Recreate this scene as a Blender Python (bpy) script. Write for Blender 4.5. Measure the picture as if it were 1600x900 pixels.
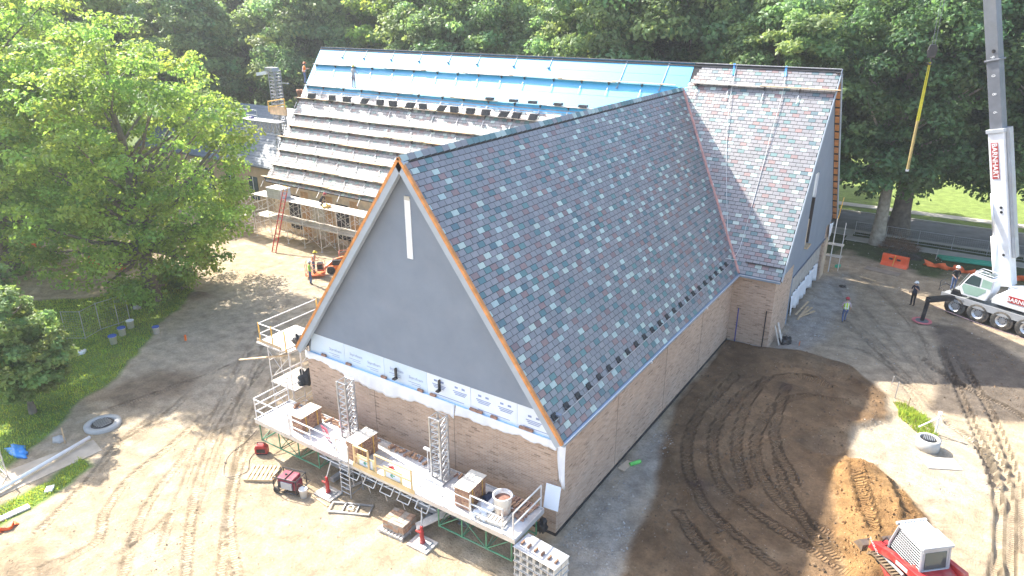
import bpy, bmesh, math, random
import numpy as np
from mathutils import Vector, Matrix

# ------------------------------------------------------------------ camera, sky, sun, exposure
scene = bpy.context.scene
for o in list(bpy.data.objects): bpy.data.objects.remove(o)
COL = scene.collection
CAM = Vector((10.745, -19.468, 19.705)); YAW = -0.5866; PITCH = 0.37967; FPX = 1103.36
cd = bpy.data.cameras.new('camera'); cam = bpy.data.objects.new('camera', cd); COL.objects.link(cam)
cam.location = CAM; cam.rotation_euler = (math.pi/2 - PITCH, 0, -YAW)
cd.sensor_width = 36; cd.lens = FPX/1600*36; cd.clip_end = 3000; cd.clip_start = 0.1
scene.camera = cam
scene.render.resolution_x = 1024; scene.render.resolution_y = 576
LX, LY = 1.08, -0.15                       # horizontal run of the sunlight for a drop of 1
w = bpy.data.worlds.new('World'); scene.world = w; w.use_nodes = True
nt = w.node_tree; bg = nt.nodes['Background']; sky = nt.nodes.new('ShaderNodeTexSky')
sky.sky_type = 'NISHITA'; sky.sun_disc = False
sky.sun_elevation = math.atan2(1, math.hypot(LX, LY)); sky.sun_rotation = math.atan2(-LX, -LY)
sky.air_density = 1.0; sky.dust_density = 2.6; sky.ozone_density = 1.0
nt.links.new(sky.outputs[0], bg.inputs[0]); bg.inputs[1].default_value = 0.15
sd = bpy.data.lights.new('sun', 'SUN'); sun = bpy.data.objects.new('sun', sd); COL.objects.link(sun)
sd.energy = 4.1; sd.angle = math.radians(0.6); sd.color = (1, 0.95, 0.86)
sun.rotation_euler = Vector((LX, LY, -1)).to_track_quat('-Z', 'Y').to_euler(); sun.location = (-40, 10, 60)
vs = scene.view_settings; vs.view_transform = 'Standard'; vs.look = 'None'; vs.gamma = 1; vs.exposure = 1.72
vs.use_curve_mapping = False
random.seed(7); RNG = np.random.default_rng(7)

# ------------------------------------------------------------------ photo pixel -> point on a known plane
_f = Vector((math.sin(YAW)*math.cos(PITCH), math.cos(YAW)*math.cos(PITCH), -math.sin(PITCH)))
_r = Vector((math.cos(YAW), -math.sin(YAW), 0)); _u = _r.cross(_f)
def ray(x, y): return _f + _r*((x-800)/FPX) + _u*((450-y)/FPX)
def gz(x, y, z=0.0):
    d = ray(x, y); return CAM + d*((z-CAM.z)/d.z)
def gy(x, y, Y):
    d = ray(x, y); return CAM + d*((Y-CAM.y)/d.y)
def gx(x, y, X):
    d = ray(x, y); return CAM + d*((X-CAM.x)/d.x)

# ------------------------------------------------------------------ mesh helpers
class MB:
    def __init__(s): s.v = []; s.f = []; s.m = []; s.mi = 0
    def add(s, vs, fs):
        b = len(s.v); s.v += [tuple(p) for p in vs]
        s.f += [tuple(i+b for i in q) for q in fs]; s.m += [s.mi]*len(fs); return s
    def box(s, c, d, R=None):
        x, y, z = d[0]/2, d[1]/2, d[2]/2; P = [Vector(q) for q in
          ((-x,-y,-z),(x,-y,-z),(x,y,-z),(-x,y,-z),(-x,-y,z),(x,-y,z),(x,y,z),(-x,y,z))]
        if R is not None: P = [R @ q for q in P]
        c = Vector(c)
        return s.add([q+c for q in P], [(3,2,1,0),(4,5,6,7),(0,1,5,4),(1,2,6,5),(2,3,7,6),(3,0,4,7)])
    def mm(s, a, b):
        return s.box([(a[i]+b[i])/2 for i in range(3)], [abs(b[i]-a[i]) for i in range(3)])
    def beam(s, p, q, wd, ht=None, up=(0,0,1)):
        p, q = Vector(p), Vector(q); d = q-p; L = d.length
        if L < 1e-6: return s
        y = d/L; up = Vector(up)
        if abs(y.dot(up)) > .99: up = Vector((1,0,0))
        x = y.cross(up).normalized(); z = x.cross(y)
        R = Matrix((x, y, z)).transposed()
        return s.box((p+q)/2, (wd, L, ht or wd), R)
    def tube(s, p, q, r, n=6, r2=None, caps=True):
        p, q = Vector(p), Vector(q); d = (q-p)
        if d.length < 1e-6: return s
        d.normalize(); a = d.cross(Vector((0,0,1)))
        if a.length < .05: a = d.cross(Vector((1,0,0)))
        a.normalize(); b = d.cross(a); r2 = r if r2 is None else r2
        P = []
        for k in range(n):
            t = 2*math.pi*k/n; o = a*math.cos(t)+b*math.sin(t); P += [p+o*r, q+o*r2]
        F = [(2*k, 2*((k+1)%n), 2*((k+1)%n)+1, 2*k+1) for k in range(n)]
        if caps: F += [tuple(2*k for k in range(n))[::-1], tuple(2*k+1 for k in range(n))]
        return s.add(P, F)
    def path(s, pts, r, n=6):
        for a, b in zip(pts[:-1], pts[1:]): s.tube(a, b, r, n)
        return s
    def prism(s, pts, vec):
        n = len(pts); A = [Vector(p) for p in pts]; v = Vector(vec)
        F = [tuple(range(n))[::-1], tuple(range(n, 2*n))]+[(k, (k+1)%n, n+(k+1)%n, n+k) for k in range(n)]
        return s.add(A+[p+v for p in A], F)
    def lathe(s, prof, n=16, c=(0,0,0)):
        P = []; m = len(prof)
        for k in range(n):
            t = 2*math.pi*k/n
            P += [(c[0]+r*math.cos(t), c[1]+r*math.sin(t), c[2]+z) for r, z in prof]
        F = [(k*m+j, ((k+1)%n)*m+j, ((k+1)%n)*m+j+1, k*m+j+1) for k in range(n) for j in range(m-1)]
        return s.add(P, F)
    def mesh(s, name, mats, smooth=False):
        me = bpy.data.meshes.new(name); me.from_pydata(s.v, [], s.f)
        for m in (mats if isinstance(mats, (list, tuple)) else [mats]): me.materials.append(m)
        if any(s.m): me.polygons.foreach_set('material_index', s.m)
        if smooth: me.polygons.foreach_set('use_smooth', [True]*len(s.f))
        bm = bmesh.new(); bm.from_mesh(me); bmesh.ops.recalc_face_normals(bm, faces=bm.faces); bm.to_mesh(me); bm.free()
        return me
    def build(s, name, mats, parent=None, smooth=False, bevel=0):
        o = link(name, s.mesh(name, mats, smooth), parent)
        if bevel:
            b = o.modifiers.new('bevel', 'BEVEL'); b.width = bevel; b.segments = 2; b.limit_method = 'ANGLE'
        return o
def link(name, me, parent=None):
    o = bpy.data.objects.new(name, me); COL.objects.link(o); o.parent = parent; return o
def tag(o, label, cat, group=None, kind=None):
    if label: o['label'] = label
    if cat: o['category'] = cat
    if group: o['group'] = group
    if kind: o['kind'] = kind
    return o
def struct(o): o['kind'] = 'structure'; return o
def empty(name, loc=(0,0,0), rz=0, label=None, cat=None, group=None):
    o = bpy.data.objects.new(name, None); COL.objects.link(o); o.location = loc; o.rotation_euler = (0,0,rz)
    o.empty_display_size = .3; return tag(o, label, cat, group)
def kids(o): return [c for c in bpy.data.objects if c.parent == o]
def copy_tree(o, loc=None, rz=None, label=None, parent=None):
    c = o.copy(); COL.objects.link(c); c.parent = parent
    if loc is not None: c.location = loc
    if rz is not None: c.rotation_euler = (0,0,rz)
    if label: c['label'] = label
    for k in list(o.children): copy_tree(k, parent=c)
    return c
def pts_mesh(name, V, F, mats, attrs=None, smooth=False):
    """numpy verts (n,3), quads (m,4)"""
    me = bpy.data.meshes.new(name); n, m, k = len(V), len(F), F.shape[1]
    me.vertices.add(n); me.vertices.foreach_set('co', V.astype(np.float32).ravel())
    me.loops.add(m*k); me.loops.foreach_set('vertex_index', F.astype(np.int32).ravel())
    me.polygons.add(m); me.polygons.foreach_set('loop_start', np.arange(0, m*k, k, dtype=np.int32))
    for nm, (ty, A) in (attrs or {}).items():
        a = me.attributes.new(nm, ty, 'POINT')
        a.data.foreach_set('color' if ty == 'FLOAT_COLOR' else 'value', A.astype(np.float32).ravel())
    me.polygons.foreach_set('use_smooth', np.full(m, bool(smooth)))
    for mt in (mats if isinstance(mats, (list, tuple)) else [mats]): me.materials.append(mt)
    me.update(calc_edges=True); return me

# ------------------------------------------------------------------ materials
class NT:
    def __init__(s, name):
        s.m = bpy.data.materials.new(name); s.m.use_nodes = True; s.t = s.m.node_tree
        s.p = s.t.nodes['Principled BSDF']; s.out = s.t.nodes['Material Output']
    def n(s, ty, **kw):
        x = s.t.nodes.new('ShaderNode'+ty)
        for k, v in kw.items(): setattr(x, k, v)
        return x
    def l(s, a, b): s.t.links.new(a, b)
    def val(s, sock, v):
        if hasattr(v, 'is_linked') or isinstance(v, bpy.types.NodeSocket): s.l(v, sock)
        else: sock.default_value = v
    def math(s, op, a, b=None, clamp=False):
        x = s.n('Math', operation=op, use_clamp=clamp); s.val(x.inputs[0], a)
        if b is not None: s.val(x.inputs[1], b)
        return x.outputs[0]
    def mix(s, fac, a, b, blend='MIX'):
        x = s.n('Mix', data_type='RGBA', blend_type=blend); s.val(x.inputs[0], fac)
        s.val(x.inputs[6], a if not isinstance(a, tuple) or len(a) == 4 else (*a, 1))
        s.val(x.inputs[7], b if not isinstance(b, tuple) or len(b) == 4 else (*b, 1)); return x.outputs[2]
    def noise(s, scale, vec=None, detail=4, rough=.55):
        x = s.n('TexNoise'); x.inputs['Scale'].default_value = scale; x.inputs['Detail'].default_value = detail
        x.inputs['Roughness'].default_value = rough
        if vec is not None: s.l(vec, x.inputs['Vector'])
        return x.outputs['Fac']
    def ramp(s, fac, stops, interp='LINEAR'):
        x = s.n('ValToRGB'); s.l(fac, x.inputs[0]); x.color_ramp.interpolation = interp; e = x.color_ramp.elements
        while len(e) < len(stops): e.new(.5)
        for q, (p, c) in zip(e, stops): q.position = p; q.color = (*c, 1) if len(c) == 3 else c
        return x.outputs[0]
    def coord(s, which='Object'): return s.n('TexCoord').outputs[which]
    def bump(s, h, strength=.3, dist=.02):
        x = s.n('Bump'); x.inputs['Strength'].default_value = strength; x.inputs['Distance'].default_value = dist
        s.l(h, x.inputs['Height']); s.l(x.outputs[0], s.p.inputs['Normal']); return x
MATS = {}
def mk(name, c, rough=.6, metal=0, var=.2, scale=2.5, bump=0, bscale=30, dirt=None, dirtamt=.4, spec=.5):
    if name in MATS: return MATS[name]
    t = NT(name); co = t.coord(); nz = t.noise(scale, co, 6)
    lo = tuple(max(0, x*(1-var)) for x in c); hi = tuple(min(1, x*(1+var)) for x in c)
    col = t.ramp(nz, [(.3, lo), (.7, hi)])
    if dirt:
        dn = t.noise(scale*.37+.3, co, 8, .65); f = t.math('MULTIPLY', t.ramp(dn, [(.48, (0,0,0)), (.68, (1,1,1))]), dirtamt)
        col = t.mix(f, col, dirt)
    t.l(col, t.p.inputs['Base Color']); t.p.inputs['Roughness'].default_value = rough; t.p.inputs['Metallic'].default_value = metal
    t.p.inputs['Specular IOR Level'].default_value = spec
    if bump: t.bump(t.noise(bscale, co, 5), bump, .01)
    MATS[name] = t.m; return t.m
DUST = (.42,.34,.25)
galv = mk('galvanised_steel', (.52,.53,.54), .45, .7, .15, 4, dirt=(.35,.31,.26))
alu = mk('aluminium', (.68,.69,.70), .4, .6, .1, 3, dirt=(.45,.41,.36))
deckm = mk('deck_sheet', (.66,.67,.68), .5, .25, .12, 2, .2, 40, dirt=(.42,.35,.28), dirtamt=.6)
green = mk('green_paint', (.08,.26,.14), .5, .1, .25, 4, dirt=(.35,.32,.26))
red = mk('red_paint', (.42,.03,.03), .42, .05, .2, 4, dirt=DUST, dirtamt=.35)
maroon = mk('maroon_paint', (.22,.02,.05), .45, .05, .2, 4, dirt=DUST, dirtamt=.35)
orange = mk('orange_paint', (.75,.17,.03), .5, 0, .2, 3, dirt=DUST, dirtamt=.35)
yellowp = mk('yellow_paint', (.72,.42,.07), .5, 0, .15, 3, dirt=DUST)
white = mk('white_paint', (.78,.79,.80), .35, 0, .06, 1.5, dirt=(.5,.45,.38), dirtamt=.3)
blackm = mk('black_steel', (.025,.025,.028), .45, .2, .3, 4, dirt=(.2,.17,.14), dirtamt=.4)
rubber = mk('tyre_rubber', (.035,.034,.033), .85, 0, .3, 6, .3, 50, dirt=(.3,.25,.19), dirtamt=.7)
wood = mk('raw_timber', (.55,.40,.24), .75, 0, .25, 5, .3, 40)
woodg = mk('weathered_plank', (.60,.55,.48), .8, 0, .25, 4, .3, 40, dirt=(.3,.25,.2))
ply = mk('plywood_sheet', (.58,.46,.33), .75, 0, .2, 2, .15, 30)
cedar = mk('copper_edge', (.62,.27,.09), .5, .25, .25, 3)
copper = mk('copper_valley', (.62,.33,.27), .5, .35, .18, 2.5)
stucco = mk('grey_air_barrier', (.205,.245,.30), .8, 0, .07, .8, .2, 60, dirt=(.25,.28,.33), dirtamt=.35)
fascia = mk('grey_fascia', (.36,.41,.46), .55, 0, .08, 1.5)
membrane = mk('blue_membrane', (.004,.36,.62), .5, 0, .05, 1, .15, 8, spec=.4)
_t = membrane.node_tree; _g = _t.nodes.new('ShaderNodeBsdfAnisotropic'); _g.inputs['Roughness'].default_value = .5; _g.inputs['Color'].default_value = (.9,.95,1,1)
_x = _t.nodes.new('ShaderNodeMixShader'); _x.inputs[0].default_value = .09; _t.links.new(_t.nodes['Principled BSDF'].outputs[0], _x.inputs[1]); _t.links.new(_g.outputs[0], _x.inputs[2]); _t.links.new(_x.outputs[0], _t.nodes['Material Output'].inputs[0])
insul = mk('insulation_board', (.60,.72,.82), .6, 0, .06, 1, dirt=(.68,.72,.76), dirtamt=.5)
insulw = mk('white_insulation_board', (.74,.80,.86), .6, 0, .05, 1)
poly = mk('white_poly_sheet', (.78,.80,.83), .35, 0, .06, 2, .3, 6)
ink = mk('blue_ink', (.24,.31,.50), .6)
concrete = mk('concrete', (.46,.45,.42), .85, 0, .15, 3, .4, 40, dirt=(.3,.27,.22))
plasticw = mk('white_plastic', (.80,.80,.79), .4, 0, .05, 3, dirt=(.5,.45,.4), dirtamt=.25)
blue = mk('blue_plastic', (.04,.10,.42), .4)
tarp = mk('blue_tarp', (.05,.28,.68), .45, 0, .2, 5, .4, 10)
greenp = mk('green_pvc_pipe', (.03,.36,.22), .45, 0, .15, 3)
barrier = mk('orange_barrier', (.80,.10,.02), .5, 0, .12, 2, dirt=DUST, dirtamt=.3)
netting = mk('orange_netting', (.85,.16,.04), .6, 0, .15, 4)
mortar = mk('mortar_mix', (.22,.11,.08), .9, 0, .3, 8, .5, 30)
gutterm = mk('blue_grey_gutter', (.30,.40,.52), .35, .5, .1, 2)
dark = mk('dark_void', (.02,.02,.022), .8)
glass = mk('dark_glass', (.05,.08,.08), .08, 0, .2, 1, spec=.9)
cabgreen = mk('cab_glass_green', (.33,.48,.39), .12, 0, .15, 1, spec=.8)
greyp = mk('grey_cab_paint', (.42,.44,.46), .4, .1, .1, 2, dirt=DUST, dirtamt=.3)
boomg = mk('dark_grey_boom', (.17,.18,.20), .4, .2, .15, 1.5, dirt=(.2,.2,.2))
yellowsling = mk('yellow_sling', (.62,.55,.03), .7, 0, .15, 5)
bark = mk('bark', (.17,.145,.115), .9, 0, .35, 2.5, .7, 9)
barkp = mk('pale_bark', (.36,.33,.27), .9, 0, .4, 2, .5, 9)
rope = mk('rope', (.62,.62,.60), .8)
# text as mesh
def text(s, size, m, parent=None, name='lettering', loc=(0,0,0), rot=None, bold=0.0, ext=.002):
    cu = bpy.data.curves.new(name, 'FONT'); cu.body = s; cu.size = size; cu.align_x = 'CENTER'; cu.align_y = 'CENTER'
    cu.extrude = ext; cu.offset = bold; cu.resolution_u = 2
    t = bpy.data.objects.new('tmp', cu); COL.objects.link(t); dg = bpy.context.evaluated_depsgraph_get()
    me = bpy.data.meshes.new_from_object(t.evaluated_get(dg)); bpy.data.objects.remove(t)
    me.materials.clear(); me.materials.append(m); o = link(name, me, parent); o.location = loc
    if rot is not None: o.rotation_euler = rot
    return o
# ------------------------------------------------------------------ ground: relief and soil colours
def vnoise(x, y, cell, seed):
    r = np.random.default_rng(seed).random((257, 257)); u, v = x/cell, y/cell
    i, j = np.floor(u).astype(int), np.floor(v).astype(int); a, b = u-i, v-j
    a = a*a*(3-2*a); b = b*b*(3-2*b); i %= 256; j %= 256
    return (r[i, j]*(1-a)+r[i+1, j]*a)*(1-b)+(r[i, j+1]*(1-a)+r[i+1, j+1]*a)*b
def fbm(x, y, cell, seed, oct=4):
    s, a, t = 0, 1, 0
    for k in range(oct): s = s+a*vnoise(x, y, cell/2**k, seed+k); t += a; a *= .5
    return s/t
def inpoly(x, y, P):
    r = np.zeros(x.shape, bool); n = len(P)
    for i in range(n):
        (x1, y1), (x2, y2) = P[i], P[(i+1) % n]
        c = ((y1 > y) != (y2 > y)) & (x < (x2-x1)*(y-y1)/((y2-y1) or 1e-9)+x1); r ^= c
    return r
def sdist(x, y, P):          # signed distance, positive inside
    d = np.full(x.shape, 1e9); n = len(P)
    for i in range(n):
        (x1, y1), (x2, y2) = P[i], P[(i+1) % n]; dx, dy = x2-x1, y2-y1; L = dx*dx+dy*dy+1e-9
        t = np.clip(((x-x1)*dx+(y-y1)*dy)/L, 0, 1); d = np.minimum(d, np.hypot(x-x1-t*dx, y-y1-t*dy))
    return np.where(inpoly(x, y, P), d, -d)
def P2(L): return [tuple(gz(a, b))[:2] for a, b in L]
def smooth_path(pts, n=12):
    out = []; P = [pts[0]]+list(pts)+[pts[-1]]
    for i in range(1, len(P)-2):
        p0, p1, p2, p3 = [np.array(P[i+k]) for k in (-1, 0, 1, 2)]
        for t in np.linspace(0, 1, n, endpoint=False):
            out.append(.5*((2*p1)+(p2-p0)*t+(2*p0-5*p1+4*p2-p3)*t*t+(3*p1-p0-3*p2+p3)*t**3))
    out.append(np.array(pts[-1])); return out
xs = np.concatenate([np.linspace(-700, -75, 24)[:-1], np.arange(-75, -34, .3), np.arange(-34, 26, .13), np.linspace(26, 60, 25), np.linspace(70, 700, 20)])
ys = np.concatenate([np.linspace(-300, -27, 14)[:-1], np.arange(-27, 24, .13), np.arange(24, 62, .25), np.linspace(63, 130, 30), np.linspace(140, 1400, 22)])
GX, GY = np.meshgrid(xs, ys, indexing='ij')
H = (fbm(GX, GY, 6, 1)-.5)*.16+(fbm(GX, GY, .9, 11)-.5)*.05
wob = (fbm(GX, GY, 1.6, 21, 5)-.5)*1.3
def sm(d, w_): return np.clip(d/w_+.5, 0, 1)
def lay(col, mask, c, var=None):
    m = mask[..., None]; return col*(1-m)+np.array(c)*m
C = np.zeros(GX.shape+(3,)); C[:] = (.47,.365,.24)
n1 = fbm(GX, GY, 3, 31, 5); n2 = fbm(GX, GY, .8, 41, 4)
C = lay(C, np.clip((n1-.52)*4, 0, .55), (.40,.31,.21))
C = lay(C, np.clip((n2-.58)*4, 0, .45), (.58,.49,.37))
lawn1 = P2([(-60,470),(130,468),(262,446),(300,452),(285,482),(248,505),(222,548),(180,588),(130,628),(105,655),(70,690),(0,738),(-90,780),(-300,700)])
lawn2 = P2([(-60,812),(0,785),(70,750),(128,706),(150,728),(90,775),(0,828),(-60,860)])
mud = P2([(1138,533),(1200,546),(1262,552),(1330,575),(1388,618),(1383,660),(1330,668),(1324,712),(1300,735),(1312,800),(1318,960),(960,960),(985,850),(1025,770),(1035,700),(1045,655),(1100,580)])
soil = P2([(1292,735),(1318,716),(1368,728),(1430,790),(1470,850),(1440,905),(1390,950),(1315,950),(1305,820)])
wet_shade = P2([(1455,508),(1500,512),(1560,540),(1640,590),(1640,665),(1500,650),(1448,640),(1480,575)])  # wet soil darkened in the outline of the main gable's cast shadow
grav = P2([(875,842),(1030,665),(1060,690),(1030,760),(985,860),(950,960),(840,960)])
grav2 = P2([(1200,548),(1228,505),(1292,428),(1325,425),(1330,470),(1290,520),(1262,552)])
shd = P2([(1228,505),(1292,428),(1310,372),(1380,375),(1660,420),(1660,520),(1500,560),(1450,640),(1390,618),(1262,552)])  # brown-grey dirt right of the gable, shade mixed into its colour
pale = P2([(1390,625),(1440,640),(1500,660),(1560,720),(1565,780),(1480,790),(1390,745),(1330,712),(1330,672)])
tree_shade = P2([(470,430),(500,470),(470,520),(420,640),(330,650),(200,640),(160,600),(230,530),(300,455)])  # yard sand beside the plane tree, tree shade put into the colour
ml = sdist(GX, GY, lawn1)+wob*.7; m2 = sdist(GX, GY, lawn2)+wob*.5
for P, c, wd, wb in ((shd, (.36,.285,.20), 2.5, 1.5), (tree_shade, (.45,.375,.28), 3, 2), (grav2, (.37,.345,.31), 1.2, .9), (grav, (.42,.385,.33), 1.4, 1.2), (pale, (.49,.405,.295), 1, .8)):
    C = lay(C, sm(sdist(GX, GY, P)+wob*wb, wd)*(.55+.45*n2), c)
dm = sdist(GX, GY, mud)+wob*.45; mm_ = sm(dm, .35)
n5 = fbm(GX, GY, 2.2, 91, 5)[..., None]; mudc = np.array((.185,.117,.063))*(.5+1.1*n5); pm_ = np.clip((fbm(GX, GY, 4.0, 95, 3)[..., None]-.64)*7, 0, .6); mudc = mudc*(1-pm_)+np.array((.30,.215,.13))*pm_
C = C*(1-mm_[..., None])+np.clip(mudc, .05, .5)*mm_[..., None]
H = H+mm_*(.12+.45*(fbm(GX, GY, 3.2, 51, 4)-.5)+.26*(fbm(GX, GY, .8, 55, 3)-.5)*np.clip(fbm(GX, GY, 2.5, 57, 2)*2-.5, 0, 1))
dw = sm(sdist(GX, GY, wet_shade)+wob*.5, .5); C = lay(C, dw*.9, (.125,.10,.078))
ds = sdist(GX, GY, soil)+wob*.35; msoil = sm(ds, .4)
C = lay(C, msoil, (.33,.19,.078)); C = lay(C, msoil*np.clip((n2-.5)*4, 0, .75), (.22,.12,.05))
H = H+np.clip(ds, 0, 1.2)**.7*.68*(.5+1.0*n1)+msoil*.34*(fbm(GX, GY, .75, 61, 3)-.5)
mg = np.maximum(sm(ml, .25), sm(m2, .25)); C = lay(C, mg, (.17,.26,.06)); C = lay(C, mg*np.clip((n1-.5)*3, 0, .5), (.24,.26,.09)); H = H*(1-.7*mg)
# back of the site: rough grass, verge, shade under trees
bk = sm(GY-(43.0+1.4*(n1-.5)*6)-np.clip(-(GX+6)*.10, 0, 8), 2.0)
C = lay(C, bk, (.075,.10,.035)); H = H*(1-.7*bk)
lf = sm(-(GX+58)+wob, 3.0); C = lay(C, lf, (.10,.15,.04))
nr = sm(GY-58.5, .6)*sm(GX+14, 6); C = lay(C, nr, (.21,.28,.075)); H = H*(1-nr)
# small heaps of soil
for px, py, hh_, ss_, c_ in ((310,464,.42,.75,(.17,.125,.085)), (30,880,.30,1.1,(.36,.27,.17)), (1347,868,.42,.62,(.33,.19,.078)), (1330,840,.25,.6,(.30,.17,.07)), (1270,640,.22,1.0,(.15,.095,.05)), (1218,560,.15,1.2,(.17,.11,.06)), (215,612,.12,1.6,(.22,.165,.11)), (265,600,.10,1.3,(.24,.18,.12))):
    p_ = gz(px, py); g_ = np.exp(-(((GX-p_.x)**2+(GY-p_.y)**2)/ss_**2)*(.6+.8*n2)); H = H+hh_*g_*(.6+.8*n1)+.12*g_*(fbm(GX, GY, .5, 71, 3)-.5); C = lay(C, np.clip(g_*1.6, 0, .85), c_)
# ruts and tracked-machine prints
TU = np.zeros(GX.shape); TM = np.zeros(GX.shape)
def track(pix, width, depth, prints=0, rim=.5, gate=None):
    global H, TU, TM
    P = smooth_path([tuple(gz(a, b))[:2] for a, b in pix]); P = np.array(P); s = 0
    lo, hi = P.min(0)-width*2, P.max(0)+width*2
    I = np.where((xs > lo[0]) & (xs < hi[0]))[0]; J = np.where((ys > lo[1]) & (ys < hi[1]))[0]
    if not len(I) or not len(J): return
    sl = np.ix_(I, J); X, Y = GX[sl], GY[sl]; D = np.full(X.shape, 1e9); U = np.zeros(X.shape)
    for a, b in zip(P[:-1], P[1:]):
        d = b-a; L = np.hypot(*d)
        if L < 1e-6: continue
        t = np.clip(((X-a[0])*d[0]+(Y-a[1])*d[1])/L**2, 0, 1); dd = np.hypot(X-a[0]-t*d[0], Y-a[1]-t*d[1])
        q = dd < D; D = np.where(q, dd, D); U = np.where(q, s+t*L, U); s += L
    k = np.clip(1.25-D/(width*.5), 0, 1)/1.0; k = np.clip(k*3, 0, 1); ed = np.exp(-((D-width*.62)/(width*.16))**2)
    brk = .45+.9*fbm(X, Y, 1.7, int(width*100)+5, 3)
    H[sl] += (-depth*k+depth*rim*ed)*brk
    if prints:
        q = k > TM[sl]; TU[sl] = np.where(q, U, TU[sl]); TM[sl] = np.maximum(TM[sl], k*prints)
for pix in ([(1330,905),(1250,850),(1170,795),(1118,735),(1120,665),(1170,610),(1235,590),(1300,605)],
            [(1300,840),(1235,800),(1190,745),(1180,690),(1205,645),(1255,622),(1320,630)],
            [(1235,905),(1150,840),(1090,770),(1072,705),(1095,645),(1150,590)],
            [(1150,905),(1095,850),(1060,800)], [(1310,880),(1270,835),(1225,760),(1215,700)],
            [(1200,590),(1165,640),(1150,700),(1165,760)], [(1230,600),(1210,680),(1240,760)]):
    track(pix, .42, .05, .8)
for pix in ([(1290,700),(1230,670),(1170,690),(1130,760)], [(1080,880),(1120,780),(1200,720),(1300,690)], [(1330,650),(1260,600),(1180,590),(1120,640)], [(1120,900),(1060,830),(1040,740)], [(1260,905),(1200,850),(1130,800),(1080,730)], [(1360,640),(1300,590),(1220,565)]): track(pix, 1.5, .09, 0, .7)
for pix in ([(1330,735),(1345,790),(1362,850)], [(1395,765),(1408,800),(1415,840)]): track(pix, .5, .22, .8, .4)
for pix in ([(1470,545),(1515,650),(1550,740),(1562,820),(1552,910)], [(1500,560),(1555,660),(1590,760),(1600,860)],
            [(1440,560),(1500,600),(1580,640),(1640,680)], [(1530,660),(1570,745),(1580,830),(1575,910)], [(1480,660),(1530,700),(1556,760)]):
    track(pix, .36, .14, .55, .6)
for pix in ([(330,640),(275,690),(205,745),(165,800),(150,845),(70,890)], [(420,560),(360,640),(320,720),(300,800),(290,905)],
            [(470,520),(400,640),(365,740),(345,905)], [(255,640),(190,690),(130,760),(60,830)], [(300,610),(250,655),(190,690)],
            [(440,600),(385,700),(360,800),(372,905)], [(500,480),(380,560),(260,610),(170,640)], [(300,700),(230,790),(190,905)], [(180,870),(240,830),(270,800)]):
    track(pix, .34, .045, .35, .5)
for pix in ([(430,470),(380,560),(330,660),(285,760),(250,860)], [(450,470),(400,570),(350,690),(315,800)], [(1340,470),(1400,540),(1460,600)], [(1300,480),(1380,560),(1440,640)], [(1330,430),(1390,470),(1450,540)], [(1290,500),(1340,520),(1420,590)], [(1360,440),(1420,500),(1450,560)], [(1300,440),(1340,500),(1400,560)], [(1270,540),(1340,545),(1420,600),(1470,650)]):
    track(pix, .3, .05, .2, .4)
C = lay(C, np.clip(-(H-.0)*1.2, 0, .25)*(1-mg), (.28,.21,.14))
grd = np.clip(sm(1.2-np.abs(GX+.2)+0, .5)*0, 0, 1)
nX, nY = GX.shape; V = np.stack([GX, GY, H], -1).reshape(-1, 3)
ii, jj = np.meshgrid(np.arange(nX-1), np.arange(nY-1), indexing='ij'); q = (ii*nY+jj).ravel()
F = np.stack([q, q+nY, q+nY+1, q+1], -1)
def hz(x, y):
    i = int(np.clip(np.searchsorted(xs, x), 1, nX-1)); j = int(np.clip(np.searchsorted(ys, y), 1, nY-1))
    return float(H[i-1:i+1, j-1:j+1].mean())
def gp(px, py):            # a photo pixel set down on the ground
    p = gz(px, py); z = hz(p.x, p.y); p = gz(px, py, z); return Vector((p.x, p.y, hz(p.x, p.y)))
t = NT('site_soil'); co = t.coord('Object'); at = t.n('Attribute', attribute_name='col'); tu = t.n('Attribute', attribute_name='tu'); tm = t.n('Attribute', attribute_name='tm')
na = t.noise(1.3, co, 9, .62); nb = t.noise(9, co, 8, .7); nc = t.noise(60, co, 3, .6)
k = t.math('ADD', .2, t.math('MULTIPLY', na, 1.6)); k2 = t.math('ADD', .5, t.math('MULTIPLY', nb, 1.0))
col = t.mix(1.0, at.outputs['Color'], t.math('MULTIPLY', k, k2), 'MULTIPLY')
vo = t.n('TexVoronoi'); vo.inputs['Scale'].default_value = 7; t.l(co, vo.inputs['Vector'])
st = t.math('LESS_THAN', vo.outputs['Distance'], .16); gate = t.math('GREATER_THAN', nb, .56)
col = t.mix(t.math('MULTIPLY', t.math('MULTIPLY', st, gate), .6), col, (.5,.47,.42))
t.l(col, t.p.inputs['Base Color']); t.p.inputs['Roughness'].default_value = .95; t.p.inputs['Specular IOR Level'].default_value = .2
wv = t.math('SINE', t.math('MULTIPLY', tu.outputs['Fac'], 2*math.pi/.135))
wv = t.math('MULTIPLY', t.math('MULTIPLY', wv, tm.outputs['Fac']), t.math('ADD', .3, na))
hh = t.math('ADD', t.math('MULTIPLY', wv, .9), t.math('ADD', t.math('MULTIPLY', nb, 1.6), t.math('MULTIPLY', nc, .5)))
t.bump(hh, 1.0, .07)
soilm = t.m
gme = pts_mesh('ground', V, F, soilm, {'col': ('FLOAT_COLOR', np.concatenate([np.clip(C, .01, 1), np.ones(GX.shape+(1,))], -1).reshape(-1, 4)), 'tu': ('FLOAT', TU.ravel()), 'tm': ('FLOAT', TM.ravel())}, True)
struct(link('ground', gme))
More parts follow.
